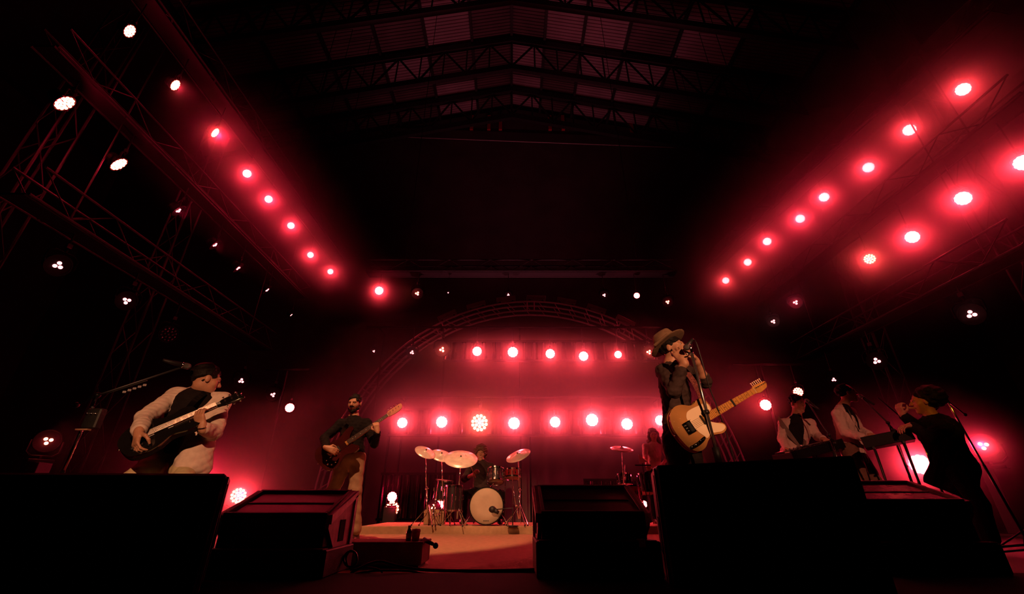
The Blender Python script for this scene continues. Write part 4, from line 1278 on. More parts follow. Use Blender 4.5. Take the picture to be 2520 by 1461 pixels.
def ribbon(pts, w, wd, nm, m, parent):
    pts = catmull([tuple(p) for p in pts], 6, closed=False)
    wd = Vector(wd).normalized()
    b = MB()
    pa = [Vector(p) for p in pts]
    va = [b.bm.verts.new(p - wd * w / 2) for p in pa]; vb = [b.bm.verts.new(p + wd * w / 2) for p in pa]
    for i in range(len(pa) - 1):
        f = b.bm.faces.new((va[i], vb[i], vb[i + 1], va[i + 1])); f.smooth = True
    bmesh.ops.solidify(b.bm, geom=list(b.bm.faces), thickness=.004)
    return b.build(nm, m, parent)

# singer's gold guitar
gb, gn = P(1684, 1058, Y=3.20), P(1845, 967, Y=3.46)
M1 = frame(gb, gn - gb, V(-.25, .10, 1))
g1 = guitar('gold sparkle electric guitar with cream pickguard hanging on the singer', M1, TELE, GOLD, (gn - gb).length, MAPLE, MAPLE, MAPLE, TGUARD, 'tele')
ribbon([P(1730, 990, Y=3.42), P(1716, 955, Y=3.42), P(1704, 934, Y=3.44), P(1692, 918, Y=3.50), P(1680, 905, Y=3.6)], .045, (1, -.2, .6), 'strap', mat('patterned_strap', (.55, .16, .15), .7, noise=.6, nscale=90), g1)

# bent guitarist's black guitar
gb, gn = P(358, 1086, Y=3.06), P(537, 1008, Y=3.24)
M2 = frame(gb, gn - gb, V(-.05, .62, .9))
g2 = guitar('black electric guitar with block inlays held by the bent guitarist in the cream jacket', M2, LPAUL, BLKLAC, (gn - gb).length, ROSE, ROSE, BLKLAC, None, 'lp', 20)
ribbon([P(428, 1052, Y=3.2), P(455, 1015, Y=3.26), P(480, 985, Y=3.30), P(505, 965, Y=3.40)], .055, (1, -.2, -.6), 'strap', mat('black_strap', (.012, .010, .010), .3, coat=.6, noise=.2), g2)

# bass guitar
gb, gn = P(812, 1122, Y=5.60), P(955, 1024, Y=5.78)
M3 = frame(gb, gn - gb, V(-.05, .15, 1))
g3 = guitar('dark red bass guitar held by the bassist in tan trousers', M3, PBASS, BURST, (gn - gb).length, ROSE, MAPLE, mat('reddish_wood', (.35, .10, .05), .4, noise=.2), None, 'bass', 20, 4)
ribbon([P(842, 1068, Y=5.74), P(850, 1050, Y=5.74), P(866, 1036, Y=5.80)], .05, (1, 0, -.4), 'strap', mat('black_strap', (.012, .010, .010), .3), g3)
# ------------------------------------------------------------------ drum kit
RT = .11                                       # riser top
SHELL = mat('dark_shell', (0.02, 0.012, 0.016), 0.25, coat=.8, noise=.2)
REDSH = mat('red_shell', (0.28, 0.012, 0.015), 0.25, coat=.8, noise=.1)
SKINH = mat('drum_skin', (0.42, 0.33, 0.23), 0.6, noise=.05, nscale=10)
BRONZE = mat('bronze_cymbal', (0.98, 0.86, 0.74), 0.30, 0.30, noise=.12, nscale=14, bump=.12, bscale=90)
def drum(c, axis, r, dpt, label, shell=SHELL, lugs=8, front=SKINH, legs=None, group=None, nm='drum'):
    c = Vector(c); M = zframe(c, axis, (1, 0, 0) if abs(Vector(axis).normalized().x) < .9 else (0, 0, 1))
    root = empty(nm, c, label, 'drum', group)
    MB().lathe([(r, -dpt / 2), (r, dpt / 2)], 32, M, caps=False).lathe([(r - .01, dpt / 2), (r - .01, -dpt / 2)], 32, M, caps=False).build('shell', shell, root)
    MB().lathe([(0, dpt / 2 + .002), (r * .5, dpt / 2 + .003), (r - .006, dpt / 2 + .004), (r - .004, dpt / 2)], 32, M).build('batter_skin', front, root)
    MB().lathe([(r - .004, -dpt / 2), (r - .006, -dpt / 2 - .004), (0, -dpt / 2 - .002)], 32, M).build('lower_skin', SKINH, root)
    for s_ in (-1, 1):
        z = s_ * dpt / 2
        MB().lathe([(r + .002, z - .012), (r + .012, z - .012), (r + .012, z + .012), (r - .002, z + .012), (r + .002, z - .012)], 32, M, smooth=False, caps=False).build('hoop', CHROME if r < .24 else BLKLAC, root)
    for k in range(lugs):
        a = 2 * math.pi * k / lugs + .3
        N = M @ Matrix.Rotation(a, 4, 'Z') @ Matrix.Translation((r + .008, 0, 0))
        lg = MB().box((-.008, -.010, -.03), (.010, .010, .03), N).build('lug', CHROME, root, .004)
        MB().tube([(.004, 0, -dpt / 2 - .01), (.004, 0, dpt / 2 + .01)], .003, 6, M=N).build('tension_rod', CHROME, lg)
    if legs:
        for k in range(3):
            a = 2 * math.pi * k / 3 + .5
            q0 = V(c.x + (r + .015) * math.cos(a), c.y + (r + .015) * math.sin(a), c.z)
            MB().tube([q0 + V(0, 0, .05), V(q0.x, q0.y, legs)], .007, 6).build('leg', CHROME, root)
    return root
def tripod(base, top, label, group=None, spread=.26, nm='cymbal_stand'):
    root = empty(nm, base, label, 'stand', group)
    MB().tube([base + V(0, 0, .1), base.lerp(top, .5)], .013, 8).build('lower_tube', CHROME, root)
    MB().tube([base.lerp(top, .48), top], .009, 8).build('upper_tube', CHROME, root)
    MB().tube([base.lerp(top, .47), base.lerp(top, .51)], .02, 8).build('clamp', CHROME, root)
    MB().tube([base.lerp(top, .48), base.lerp(top, .48) + V(.04, -.02, .01)], .006, 6).build('wing_nut', CHROME, root)
    for k in range(3):
        a = k * 2.094 + 1.0
        e = V(base.x + spread * math.cos(a), base.y + spread * math.sin(a), base.z + .012)
        lg = MB().tube([base + V(0, 0, .30), e], .008, 6).build('leg', CHROME, root)
        MB().sphere(e, .014, 8).build('rubber_foot', BLACK, lg)
    return root
def cymbal(c, n, r, label, group=None):
    root = empty('cymbal', c, label, 'cymbal', group)
    M = zframe(c, n)
    MB().lathe([(.004, .030), (.02, .029), (r * .2, .016), (r * .24, .010), (r * .6, .002), (r, -.012), (r, -.0135), (r * .6, 0), (r * .24, .008), (r * .2, .014), (.02, .027), (.004, .028)], 40, M, caps=False).build('plate', BRONZE, root)
    MB().lathe([(.012, .030), (.012, .046), (0, .047)], 10, M).build('felt', BLACK, root)
    return root
YD = 7.95
bc = V(P(1197, 1246, Y=YD - .22).x, YD, RT + .29)
drum(bc, (0, -1, 0), .272, .42, 'bass drum with a plain cream front skin facing the crowd', lugs=10, nm='bass_drum')
bd_ = [o for o in bpy.data.objects if o.name == 'bass_drum'][0]
mk = MB()
for i in range(4):
    mk.box((bc.x - .045 + .024 * i, YD - .2165, bc.z - .225), (bc.x - .027 + .024 * i, YD - .2145, bc.z - .212))
mk.build('small_print', BLACK, bd_)
for sx in (-1, 1):
    MB().tube([V(bc.x + sx * .22, YD - .1, bc.z - .1), V(bc.x + sx * .36, YD - .24, RT + .01)], .009, 8).build('spur', CHROME, bd_)
pm = P(1212, 1253, Y=YD - .42)
sm = empty('microphone_stand', (pm.x + .32, pm.y, RT), 'short stand holding the microphone at the bass drum', 'microphone stand')
MB().tube([V(pm.x + .32, pm.y, RT + .01), V(pm.x + .32, pm.y, pm.z + .02), V(pm.x + .06, pm.y, pm.z)], .008, 8).build('bent_tube', DARKMETAL, sm)
MB().lathe([(.09, 0), (.085, .015), (0, .02)], 16, Matrix.Translation((pm.x + .32, pm.y, RT))).build('round_base', BLACK, sm)
bm_ = empty('microphone', pm, 'fat black microphone in front of the bass drum skin', 'microphone')
MB().sphere(pm, .05, 14, None, (1.2, 1, 1)).build('grille', BLACK, bm_)
MB().tube([pm + V(.03, 0, -.01), pm + V(.10, 0, -.05)], [.04, .025], 12).build('body', BLACK, bm_)
drum(P(1116, 1224, Y=7.75), (0, -.05, 1), .155, .36, 'dark floor tom standing beside the bass drum', legs=RT + .01, nm='floor_tom')
drum(P(1090, 1205, Y=8.2), (.1, -.1, 1), .15, .30, 'dark floor tom half hidden behind the other floor tom', legs=RT + .01, nm='floor_tom')
drum(P(1220, 1170, Y=7.9), (0, .35, 1), .135, .20, 'dark rack tom mounted above the bass drum', nm='rack_tom')
drum(P(1262, 1166, Y=8.1), (0, .2, 1), .14, .12, 'shallow red-rimmed drum beside the rack tom', REDSH, nm='snare_drum', legs=RT + .01)
MB().tube([P(1220, 1178, Y=7.95), V(bc.x + .05, YD, bc.z + .27)], .012, 8).build('mount', CHROME, bpy.data.objects['rack_tom'])
G = 'cymbals of the drum kit'
for px, py, Y_, n, r, lab, bx in ((1047, 1111, 7.75, (.50, -.62, 1), .185, 'bright crash cymbal tipped over, outermost beside the bassist', 1052), (1086, 1119, 7.9, (.32, -.62, 1), .205, 'pinkish crash cymbal between two others at the drum kit', 1094),
        (1134, 1127, 7.7, (.10, -.68, 1), .285, 'large red-lit ride cymbal in front of the drummer', 1124), (1275, 1119, 7.9, (-.42, -.55, 1), .225, 'bright cymbal tilted up on the rack tom side', 1280)):
    c = P(px, py, Y=Y_)
    cymbal(c, n, r, lab)
    b0 = P(bx, 1290, Y=Y_)
    tripod(V(b0.x, Y_, RT), c, 'chrome stand under the ' + lab.split(' at the')[0].split(',')[0].split(' in front')[0])
# hi-hat like stand feet and extra hardware in front
tripod(V(P(1277, 1285, Y=7.75).x, 7.75, RT), P(1262, 1196, Y=7.8), 'chrome tripod stand beside the bass drum microphone', spread=.2)
tripod(V(P(1062, 1285, Y=7.72).x, 7.72, RT), P(1075, 1215, Y=7.8), 'dark tripod stand in front of the beige case', spread=.2)
cs = empty('beige_case', V(P(1068, 1290, Y=8.3).x, 8.3, RT), 'beige box standing behind the tripod at the drum riser', 'case')
x_ = P(1068, 1290, Y=8.3).x
MB().box((x_ - .17, 8.2, RT), (x_ + .17, 8.5, RT + .22)).build('body', CARPET, cs, .01)
MB().box((x_ - .175, 8.195, RT + .17), (x_ + .175, 8.505, RT + .23)).build('lid', CARPET, cs, .006)
for sx in (-1, 1): MB().box((x_ + sx * .1 - .015, 8.185, RT + .14), (x_ + sx * .1 + .015, 8.2, RT + .19)).build('latch', CHROME, cs)
dst = empty('drum_stool', V(P(1184, 1230, Y=8.55).x, 8.55, RT), 'round black stool under the drummer', 'stool')
sp = dst.location
MB().lathe([(.15, .46), (.165, .48), (.165, .53), (.15, .545), (0, .545)], 20, Matrix.Translation(sp)).build('seat', BLACK, dst)
MB().tube([sp + V(0, 0, .15), sp + V(0, 0, .46)], .02, 8).build('pole', CHROME, dst)
for k in range(3): MB().tube([sp + V(0, 0, .28), sp + V(.22 * math.cos(k * 2.09), .22 * math.sin(k * 2.09), .012)], .01, 6).build('leg', CHROME, dst)

# percussion beside the singer
c = P(1530, 1103, Y=8.2)
cymbal(c, (.05, -.40, 1), .205, 'flat pale cymbal of the percussion set beside the singer')
tripod(V(P(1540, 1290, Y=8.2).x, 8.2, RT), c, 'chrome stand under the flat pale percussion cymbal')
drum(P(1559, 1215, Y=8.0), (0, .15, 1), .13, .22, 'small red drum of the percussion set', REDSH, nm='small_drum', legs=RT + .01)
drum(P(1536, 1180, Y=8.5), (0, .2, 1), .13, .16, 'dark drum with chrome lugs of the percussion set', nm='small_drum', legs=RT + .01)
drum(P(1590, 1190, Y=8.25), (0, .2, 1), .13, .30, 'tall dark drum of the percussion set beside the woman', nm='small_drum', legs=RT + .01)
tripod(V(P(1536, 1290, Y=8.05).x, 8.05, RT), P(1538, 1143, Y=8.1), 'chrome stand with wing nuts between the percussion drums', spread=.2)
ms = empty('music_stand', V(P(1580, 1290, Y=8.0).x, 8.0, RT), 'thin black music stand in front of the percussionist', 'stand')
q = P(1581, 1140, Y=8.0)
MB().tube([V(q.x, 8.02, RT + .01), q], .008, 6).build('pole', DARKMETAL, ms)
MB().box((-.14, -.004, -.01), (.14, .004, .012), Matrix.Translation(q + V(0, -.01, -.03))).build('shelf', BLACK, ms)
for k in range(3): MB().tube([V(q.x, 8.02, RT + .2), V(q.x + .2 * math.cos(k * 2.09), 8.02 + .2 * math.sin(k * 2.09), RT + .01)], .006, 6).build('leg', DARKMETAL, ms)
PAPER = mat('sheet_paper', (.72, .55, .48), .8, noise=.06)
ca, cb, cc = P(1571, 1117, Y=8.0), P(1594, 1136, Y=8.0), P(1574, 1140, Y=7.98)
sh = MB()
sh.hexa([cc + V(0, .002, 0), cb + V(0, .002, 0), cb + V(0, .006, 0), cc + V(0, .006, 0), ca + V(0, 0, .0), ca.lerp(cb, .25), ca.lerp(cb, .25) + V(0, .004, 0), ca + V(0, .004, 0)])
tag(sh.build('sheet_paper', PAPER), 'pale folded paper sheet on the music stand', 'paper')

# ------------------------------------------------------------------ keyboards
def keyboard(a, b, depth, th, label, mstand=DARKMETAL):
    """front edge from a to b"""
    d = (b - a).normalized(); n = V(-d.y, d.x, 0).normalized(); L = (b - a).length
    if n.y < 0: n = -n
    M = frame(a, d, n)
    if M.col[2].z < 0: pass
    root = empty('keyboard', floorpt((a + b) / 2, a.z), label, 'keyboard')
    MB().box((0, 0, -th), (L, depth, 0), M).build('case', CAB, root, .008)
    MB().box((0, -.012, -th), (L, .012, .016), M).build('front_rail', CAB, root, .004)
    MB().box((.05, depth * .45, 0), (L - .05, depth * .97, .02), M).build('control_panel', DARKMETAL, root, .004)
    nk = int((L - .1) / .0235)
    for i in range(nk):
        MB().box((.05 + i * .0235, depth * .06, .0), (.05 + i * .0235 + .0225, depth * .44, .012), M).build('white_key', CREAM, root)
        if i % 7 in (0, 1, 3, 4, 5):
            MB().box((.05 + i * .0235 + .016, depth * .18, .012), (.05 + i * .0235 + .029, depth * .44, .022), M).build('black_key', BLKLAC, root)
    for i in range(5):
        MB().lathe([(.010, .02), (.009, .034), (0, .035)], 8, M @ Matrix.Translation((L * .2 + .06 * i, depth * .72, 0))).build('knob', CHROME, root)
    st_ = empty('keyboard_stand', floorpt((a + b) / 2 + n * depth * .5), 'folding black stand under the ' + label.replace('black keyboard', 'keyboard'), 'stand')
    for t in (.2, .8):
        p = a.lerp(b, t)
        for u0, u1 in ((0.05, .95), (.95, .05)):
            MB().tube([V(*(p + n * depth * u0)[:2], p.z - th - .015), V(*(p + n * depth * u1)[:2], .02)], .011, 8).build('leg', mstand, st_)
        MB().tube([V(*(p - n * .05)[:2], p.z - th - .012), V(*(p + n * (depth + .05))[:2], p.z - th - .012)], .014, 6).build('arm', mstand, st_)
    return root
keyboard(P(1945, 1114, Y=5.28), P(2072, 1082, Y=5.45), .30, .09, 'black keyboard at the hands of the keyboardist with crew collar')
keyboard(P(2118, 1080, Y=4.90), P(2240, 1056, Y=4.62), .30, .10, 'black keyboard in front of the singing man in cream jacket')
# stands around the keyboard players
boom_stand(floorpt(P(2250, 1190, Y=5.2)), P(2185, 1040, Y=5.2), P(2118, 975, Y=5.3), P(2200, 1058, Y=5.18), 'boom microphone stand reaching to the singing man in cream jacket')
microphone(P(2112, 971, Y=5.32), P(2122, 977, Y=5.3), 'silver-tipped microphone at the mouth of the singing man')
boom_stand(floorpt(P(2312, 1190, Y=5.6)), P(2258, 1060, Y=5.6), P(2160, 978, Y=5.5), P(2275, 1075, Y=5.6), 'boom microphone stand standing before the blazing floor light')
boom_stand(floorpt(P(2080, 1160, Y=5.3)), P(2040, 1070, Y=5.3), P(1985, 985, Y=5.5), P(2055, 1090, Y=5.3), 'boom microphone stand reaching to the keyboardist\'s face')
microphone(P(1981, 982, Y=5.52), P(1992, 990, Y=5.5), 'small microphone before the keyboardist\'s face')
straight_stand(floorpt(P(2244, 1190, Y=6.2)), P(2206, 1075, Y=6.2), 'thin dark stand in front of the blazing floor light', (.5, .7), .010)
bs2 = boom_stand(floorpt(P(2470, 1200, Y=5.4)), P(2330, 985, Y=4.9), P(2300, 1010, Y=4.8), P(2375, 1020, Y=5.1), 'dark boom stand behind the horn player')

# ------------------------------------------------------------------ the band
def at(Y0):
    return lambda px, py, dy=0.0: P(px, py, Y=Y0 + dy)
def legs(J, z0=.092, **ov):
    """knees and ankles under the hips unless given"""
    for x in 'ab':
        if 'kn' + x not in J: J['kn' + x] = V(J['hip' + x].x, J['hip' + x].y - .06, (J['hip' + x].z + z0) / 2 + .02)
        if 'an' + x not in J: J['an' + x] = V(J['kn' + x].x, J['kn' + x].y + .04, z0)
    return J

# singer
q = at(3.58)
J = dict(head=q(1655, 859, -.02), neck=q(1652, 899), chest=q(1660, 958), pelvis=q(1674, 1072),
         sha=q(1690, 916, .13), ela=q(1736, 940, -.04), wra=q(1711, 886, -.20),
         shb=q(1633, 914, -.12), elb=q(1658, 962, -.34), wrb=q(1683, 890, -.40),
         hipa=q(1692, 1092, .07), hipb=q(1662, 1092, -.07))
legs(J)
body, hq, A, T = person('person in a brown brimmed hat and dark shirt, hands cupped at the microphone', J, (.78, -.60, .13), vox=.0062, skin=SKIN, top=SHIRTM, fit=.95, trousers=DARKCLOTH, shoes=LEATHER,
    hair='short', hairmat=HAIRD, beard=HAIRD, sleeve_short=(.72, .26), front=(.72, -.62, .1),
    hands=(dict(wrist=J['wrb'], d=q(1660, 858, -.36) - J['wrb'], palm=(.45, .85, -.1), curl=.42, thumb=(.5, .3, .7), k=1.1),
           dict(wrist=J['wra'], d=q(1688, 858, -.24) - J['wra'], palm=(-.8, -.2, .1), curl=.5, thumb=(-.2, -.5, .8))), feet_dir=(.7, -.7, 0), seed=3)
def hat(q_, A, body, mt):
    S = SDF([q_(0, 0, .1)], .27, .006)
    S.ell(q_(0, -.012, .115), (.084, .104, .080), A, .01)
    S.cone(q_(0, -.04, .165), q_(0, .05, .165), .045, .030, .03)
    S.ell(q_(0, -.01, .215), (.016, .09, .030), A, .02, 'sub')
    for sx in (-1, 1): S.ell(q_(.075 * sx, .075, .175), (.030, .035, .040), A, .02, 'sub')
    S.ell(q_(0, -.008, .070), (.148, .178, .012), A, .015)
    for sx in (-1, 1): S.cone(q_(.135 * sx, -.09, .078), q_(.135 * sx, .05, .076), .010, .008, .02)
    S.ell(q_(0, -.012, .02), (.070, .090, .06), A, .004, 'sub')
    h_ = S.build('hat', mt, body)
    MB().lathe([(.0865, .078), (.0855, .098)], 32, zframe(q_(0, -.012, 0), A[2], A[0]) @ Matrix.Diagonal((1, 1.24, 1, 1)), caps=False).build('hat_band', mat('dark_band', (.03, .018, .012), .6, noise=.2), h_)
ha = math.radians(24)
HA = (A[0], A[1] * math.cos(ha) + A[2] * math.sin(ha), A[2] * math.cos(ha) - A[1] * math.sin(ha))
hc = hq(0, -.012, .03)
hat(lambda x, y, z: hc + HA[0] * x + HA[1] * (y + .012) + HA[2] * (z - .035), HA, body, FELT)
MB().tube([hq(-.082, -.012, -.01), hq(-.088, -.03, -.04), hq(-.07, -.05, -.10), hq(-.06, -.07, -.17)], .004, 6).build('earpiece_wire', mat('clear_wire', (.4, .25, .22), .3, noise=.1), body)

# bent guitarist
q = at(3.48)
J = dict(head=q(506, 934, -.05), neck=q(488, 966), chest=q(470, 1018, -.02), pelvis=q(432, 1112, .08),
         sha=q(548, 986, .05), ela=q(527, 1064, -.12), wra=q(498, 1052, -.34),
         shb=q(434, 972, -.02), elb=q(354, 1028, -.34), wrb=q(342, 1062, -.52),
         hipa=q(455, 1122, .07), hipb=q(408, 1122, .07), kna=q(446, 1188, -.22), knb=q(334, 1178, -.22))
J['ana'] = V(J['kna'].x + .05, J['kna'].y + .25, .092); J['anb'] = V(J['knb'].x - .05, J['knb'].y + .25, .092)
body, hq, A, T = person('person in a cream jacket and black shirt bending over a black guitar', J, (.62, .76, -.12), vox=.0068, skin=SKIN, top=JACKET, top_len=.10, fit=1.0, shirt=DARKCLOTH, shirt_w=.42, apex=1.25, trousers=CREAMT, shoes=LEATHER,
    hair='short', hairmat=HAIRD, tails=((q(508, 1030, -.05), q(470, 1140, -.10), .080, .105), (q(500, 1060, -.05), q(488, 1150, -.04), .08, .09)), front=(.35, -.9, -.1),
    hands=(dict(wrist=J['wrb'], d=(.25, -.2, -.9), palm=(.5, .8, .1), curl=.42, thumb=(.9, -.2, .3)),
           dict(wrist=J['wra'], d=q(487, 1014, -.38) - J['wra'], palm=(.1, 1, .1), curl=.5, thumb=(-.8, .2, .3))), seed=7)
MB().tube([J['wra'] + V(.032 * math.cos(t), .020 * math.sin(t) - .012, .012 * math.sin(t)) for t in [k * 2 * math.pi / 16 for k in range(17)]], .004, 6).build('bracelet', CHROME, body)

# bassist
q = at(5.87)
J = dict(head=q(873, 993, -.02), neck=q(870, 1026), chest=q(869, 1062), pelvis=q(866, 1124),
         sha=q(903, 1042, .05), ela=q(921, 1092, -.06), wra=q(929, 1062, -.22),
         shb=q(837, 1044, -.04), elb=q(799, 1078, -.16), wrb=q(803, 1101, -.42),
         hipa=q(880, 1132, .02), hipb=q(850, 1132, -.02), kna=q(874, 1205, -.04), ana=q(874, 1318, .02), knb=q(818, 1212, -.05), anb=q(796, 1322, .02))
J['ana'].z = .092; J['anb'].z = .092
person('person in a dark jacket and tan trousers playing a dark red bass', J, (-.05, -.95, -.15), vox=.009, top=DARKCLOTH, fit=.98, trousers=TAN, shoes=LEATHER, hair='short', hairmat=HAIRD, beard=HAIRD, front=(0, -1, 0),
    hands=(dict(wrist=J['wrb'], d=(.85, -.02, -.3), palm=(0, .9, -.2), curl=.4, thumb=(0, -.3, 1), fr=.0105),
           dict(wrist=J['wra'], d=q(926, 1045, -.24) - J['wra'], palm=(-.4, .8, .2), curl=.7, thumb=(-.8, 0, .3), fr=.0105)), seed=11, feet_dir=(-.2, -1, 0))

# drummer
q = at(8.5)
J = dict(head=q(1183, 1116), neck=q(1184, 1135), chest=q(1185, 1158), pelvis=q(1185, 1205, .05),
         shb=q(1160, 1148), elb=q(1141, 1180, -.15), wrb=q(1166, 1166, -.42),
         sha=q(1209, 1148), ela=q(1228, 1182, -.12), wra=q(1216, 1172, -.40),
         hipa=q(1196, 1212, -.02), hipb=q(1173, 1212, -.02), kna=q(1232, 1216, -.20), knb=q(1142, 1216, -.20))
J['ana'] = V(J['kna'].x, J['kna'].y - .05, RT + .1); J['anb'] = V(J['knb'].x, J['knb'].y - .05, RT + .1)
person('person with curly hair and dark shirt seated behind the drums', J, (0, -1, -.05), vox=.010, top=SHIRTM, trousers=DARKCLOTH, shoes=LEATHER, hair='curly', hairmat=HAIRB, sleeve_short=.5, front=(0, -1, 0),
    hands=(dict(wrist=J['wrb'], d=(.3, -.6, .5), palm=(.6, 0, -.6), curl=.8, thumb=(0, .2, 1), fr=.0115), dict(wrist=J['wra'], d=(-.2, -.8, .1), palm=(-.3, 0, -.8), curl=.8, thumb=(-.6, 0, .6), fr=.0115)), seed=15)
WOOD = mat('pale_wood', (.6, .42, .25), .5, noise=.15)
for wv, dd in ((J['wrb'], V(-.14, -.30, .30)), (J['wra'], V(.02, -.38, .04))):
    h0 = wv + V(.0, -.07, .02)
    ds = empty('drumstick', h0, 'pale drumstick held ' + ('upright' if dd.z > .1 else 'level') + ' in the drummer\'s fist', 'drumstick')
    MB().tube([h0 - dd * .25, h0 + dd * .85], [.008, .006], 8).build('shaft', WOOD, ds)
    MB().sphere(h0 + dd * .88, .008, 8, None, (1, 1, 1.3)).build('tip', WOOD, ds)

# percussionist
q = at(8.65)
J = dict(head=q(1607, 1070), neck=q(1608, 1090), chest=q(1609, 1112), pelvis=q(1610, 1165),
         shb=q(1588, 1098), elb=q(1588, 1126, -.10), wrb=q(1592, 1142, -.34),
         sha=q(1630, 1098), ela=q(1645, 1124, -.05), wra=q(1630, 1142, -.32),
         hipa=q(1620, 1172), hipb=q(1599, 1172))
legs(J, RT + .092)
person('person with long hair and a pale sleeveless top at the percussion', J, (-.1, -1, -.1), vox=.010, top=mat('pale_top', (.62, .48, .40), .8, noise=.1), fit=.84, sleeve_short=.88, trousers=DARKCLOTH, shoes=LEATHER, hair='long', hairmat=HAIRB, front=(0, -1, 0),
    hands=(dict(wrist=J['wrb'], d=(-.1, -.8, -.3), palm=(0, .2, -1), curl=.4, thumb=(1, 0, 0), fr=.0115), dict(wrist=J['wra'], d=(-.1, -.8, -.3), palm=(0, .2, -1), curl=.4, thumb=(-1, 0, 0), fr=.0115)), seed=19)

# keyboardist
q = at(6.0)
J = dict(head=q(1962, 993), neck=q(1960, 1026), chest=q(1960, 1062), pelvis=q(1958, 1122),
         shb=q(1928, 1042), elb=q(1925, 1080, -.06), wrb=q(1938, 1106, -.28),
         sha=q(1993, 1042), ela=q(2012, 1074, -.06), wra=q(2026, 1080, -.30),
         hipa=q(1972, 1132), hipb=q(1944, 1132))
legs(J)
person('person in a cream jacket and dark shirt bending to a black keyboard', J, (.25, -.9, -.15), vox=.009, top=JACKET, top_len=.1, shirt=DARKCLOTH, shirt_w=.5, trousers=TAN, shoes=LEATHER, hair='short', hairmat=HAIRD, front=(.1, -1, 0),
    hands=(dict(wrist=J['wrb'], d=(.3, -.6, -.6), palm=(0, .5, -.9), curl=.4, thumb=(1, 0, 0), fr=.0105), dict(wrist=J['wra'], d=(.3, -.7, -.3), palm=(0, .3, -1), curl=.4, thumb=(-1, 0, 0), fr=.0105)), seed=23)

# singing man in the other cream jacket
q = at(5.6)
J = dict(head=q(2084, 968), neck=q(2074, 1002), chest=q(2080, 1036), pelvis=q(2094, 1096, .05),
         shb=q(2062, 1020, -.10), elb=q(2080, 1064, -.14), wrb=q(2126, 1076, -.34),
         sha=q(2092, 1014, .16), ela=q(2112, 1056, .02), wra=q(2142, 1070, -.20),
         hipa=q(2104, 1108, .12), hipb=q(2092, 1108, -.06))
legs(J)
J['kna'] += V(.10, 0, 0); J['ana'] += V(.06, 0, 0)
person('bald-browed person in a cream jacket singing at the keyboard microphone', J, (.88, -.32, .10), vox=.009, top=JACKET, top_len=.14, shirt=DARKCLOTH, shirt_w=.5, trousers=mat('dim_trousers', (.16, .085, .06), .85, noise=.1), shoes=LEATHER, hair='receding', hairmat=HAIRD, front=(.85, -.5, 0),
    hands=(dict(wrist=J['wrb'], d=(.7, -.4, -.2), palm=(0, .2, -1), curl=.35, thumb=(0, .9, 0), fr=.0105), dict(wrist=J['wra'], d=(.6, -.5, -.2), palm=(0, .2, -1), curl=.35, thumb=(0, -.9, 0), fr=.0105)), seed=27)

# horn player
q = at(4.75)
J = dict(head=q(2272, 990), neck=q(2294, 1026), chest=q(2312, 1065), pelvis=q(2350, 1150, .05),
         shb=q(2322, 1052, -.14), elb=q(2288, 1076, -.26), wrb=q(2244, 1046, -.22),
         sha=q(2284, 1044, .14), ela=q(2262, 1052, .02), wra=q(2222, 1022, -.04),
         hipa=q(2355, 1165, .08), hipb=q(2362, 1165, -.10))
legs(J)
body, hq, A, T = person('person in dark clothes with bushy hair blowing a thin pipe, face lit orange', J, (-.84, .50, .04), vox=.0075, top=DARKCLOTH, fit=1.12, top_len=.2, trousers=DARKCLOTH, shoes=LEATHER, hair='bush', hairmat=HAIRD, front=(-.85, -.5, .1),
    hands=(dict(wrist=J['wra'], d=(-.25, -.1, .9), palm=(.8, .1, 0), curl=.55, thumb=(.3, -.9, .2)), dict(wrist=J['wrb'], d=(-.9, 0, -.1), palm=(0, .2, -1), curl=.4, thumb=(0, .9, .2))), seed=31)
pp = empty('wind_pipe', q(2220, 1003, -.03), 'thin metal pipe held from the orange-lit face to the raised hand', 'wind instrument')
MB().tube([q(2218, 1003, -.03), q(2252, 1004, -.06)], .012, 10).build('tube', mat('brass', (.7, .36, .30), .35, .3, noise=.1), pp)
MB().tube([q(2214, 1003, -.03), q(2220, 1003, -.03)], .013, 10).build('end_ring', CHROME, pp)
MB().tube([q(2249, 1004, -.06), q(2254, 1004, -.06)], .006, 10).build('mouthpiece', CHROME, pp)
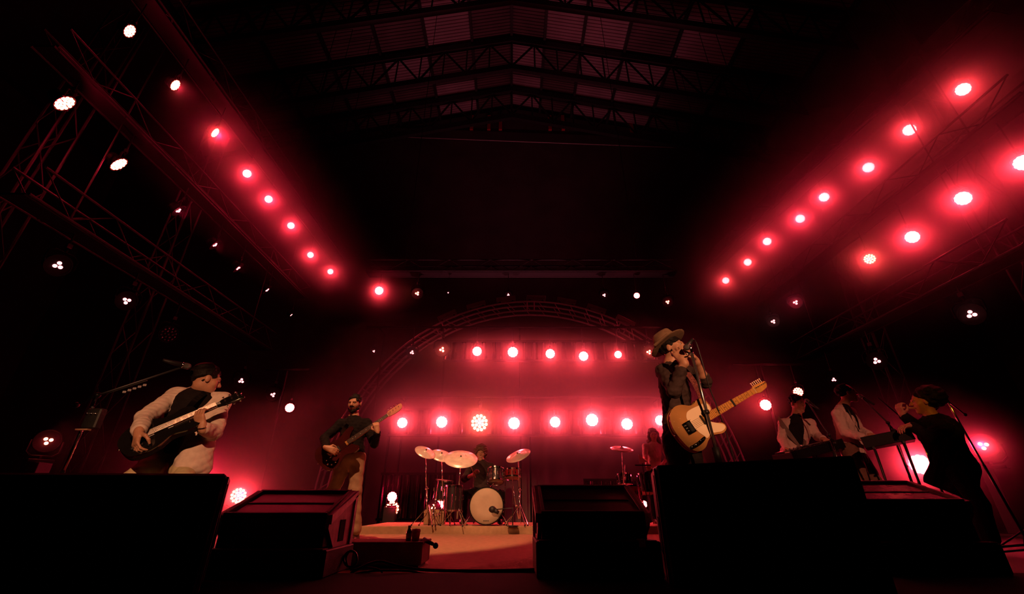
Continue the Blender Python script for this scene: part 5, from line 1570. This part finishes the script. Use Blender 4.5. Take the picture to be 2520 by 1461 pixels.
# ------------------------------------------------------------------ haze banks drifting around the rigs
def haze_mat(a, b, s, dens, squash, step, core=.45, peak=.3):
    m = bpy.data.materials.new('haze')
    m.use_nodes = True
    nt = m.node_tree
    nt.nodes.clear()
    out = nt.nodes.new('ShaderNodeOutputMaterial')
    vs = nt.nodes.new('ShaderNodeVolumeScatter')
    vs.inputs['Color'].default_value = (1, .92, .94, 1)
    vs.inputs['Anisotropy'].default_value = 0.86
    geo = nt.nodes.new('ShaderNodeNewGeometry')
    L = (b - a).length
    u = (b - a) / L
    def vm(op, out_, *ins):
        n = nt.nodes.new('ShaderNodeVectorMath'); n.operation = op
        for i, v in enumerate(ins):
            if isinstance(v, bpy.types.NodeSocket): nt.links.new(v, n.inputs[i])
            else: n.inputs[i].default_value = v
        return n.outputs[out_]
    def mm(op, *ins):
        n = nt.nodes.new('ShaderNodeMath'); n.operation = op
        for i, v in enumerate(ins):
            if isinstance(v, bpy.types.NodeSocket): nt.links.new(v, n.inputs[i])
            else: n.inputs[i].default_value = v
        return n.outputs[0]
    d = vm('SUBTRACT', 0, geo.outputs['Position'], tuple(a))
    t = mm('MINIMUM', mm('MAXIMUM', vm('DOT_PRODUCT', 1, d, tuple(u)), 0.0), L)
    sc = nt.nodes.new('ShaderNodeVectorMath'); sc.operation = 'SCALE'
    sc.inputs[0].default_value = tuple(u)
    nt.links.new(t, sc.inputs['Scale'])
    r = vm('SUBTRACT', 0, d, sc.outputs[0])
    r = vm('LENGTH', 1, vm('MULTIPLY', 0, r, (1, 1, 1 / squash)))
    q = mm('DIVIDE', r, s)
    e = mm('POWER', 2.71828, mm('MULTIPLY', mm('MULTIPLY', q, q), -0.5))
    e = mm('MAXIMUM', mm('SUBTRACT', e, .034), 0.0)
    q2 = mm('DIVIDE', q, core)
    e2 = mm('POWER', 2.71828, mm('MULTIPLY', mm('MULTIPLY', q2, q2), -0.5))
    e = mm('ADD', mm('MULTIPLY', e, 1.0 - peak), mm('MULTIPLY', e2, peak * 3.0))
    nt.links.new(mm('MULTIPLY', e, dens), vs.inputs['Density'])
    nt.links.new(vs.outputs[0], out.inputs['Volume'])
    m.cycles.volume_step_rate = step
    return m
def haze(pts, s, dens, label, squash=1.0, step=4.0):
    """real scattering haze lying along a line, thinning out over the distance s"""
    a, b = Vector(pts[0]), Vector(pts[-1])
    u = (b - a).normalized()
    r = s * 2.6
    n = 6
    prof = [(r * math.cos(t), -r * math.sin(t)) for t in [math.pi / 2 * (1 - i / n) for i in range(n + 1)]]
    L = (b - a).length
    prof = [(max(p, 0) * 1.05, q) for p, q in prof] + [(max(p, 0) * 1.05, L - q) for p, q in reversed(prof)]
    M = Matrix.Translation((0, 0, a.z)) @ Matrix.Diagonal((1, 1, squash, 1)) @ Matrix.Translation((0, 0, -a.z)) @ zframe(a, u)
    o = MB().lathe(prof, 16, M).build('haze_bank', haze_mat(a, b, s, dens, squash, step))
    return tag(o, label, 'haze', kind='stuff')
def row(p, q, Z): return [P(*p, Z=Z), P(*q, Z=Z)]
haze(row((570, 380), (850, 690), 7.5), .75, .62, 'thin red-lit haze drifting along the upper lights on the guitarist\'s side')
haze(row((2330, 265), (1740, 725), 7.3), 1.15, .58, 'thin red-lit haze drifting along the upper lights on the keyboard side')
haze([P(2560, 380, X=8.0), P(2180, 625, X=8.0)], .85, .50, 'thin red-lit haze along the middle truss lights on the keyboard side')
haze([(-2.5, 9.5, 2.5), (3.7, 9.5, 2.5)], .92, .54, 'red-lit haze hanging behind the drum kit', .82)
haze([P(470, 1165, Y=6.9), P(600, 1190, Y=7.0)], .72, .60, 'red-lit haze behind the tall black speaker on the guitarist\'s side', .8)
haze([P(2245, 1130, Y=6.6), P(2270, 1142, Y=6.6)], .5, .9, 'red-lit haze around the floor light between the keyboard stands')
haze([P(2400, 1085, Y=6.7), P(2420, 1096, Y=6.7)], .3, .8, 'red-lit haze around the three-cell red light beside the horn player')
haze([P(933, 716, Y=11.7), P(940, 716, Y=11.65)], .5, .7, 'small patch of red-lit haze at the back truss above the arch')
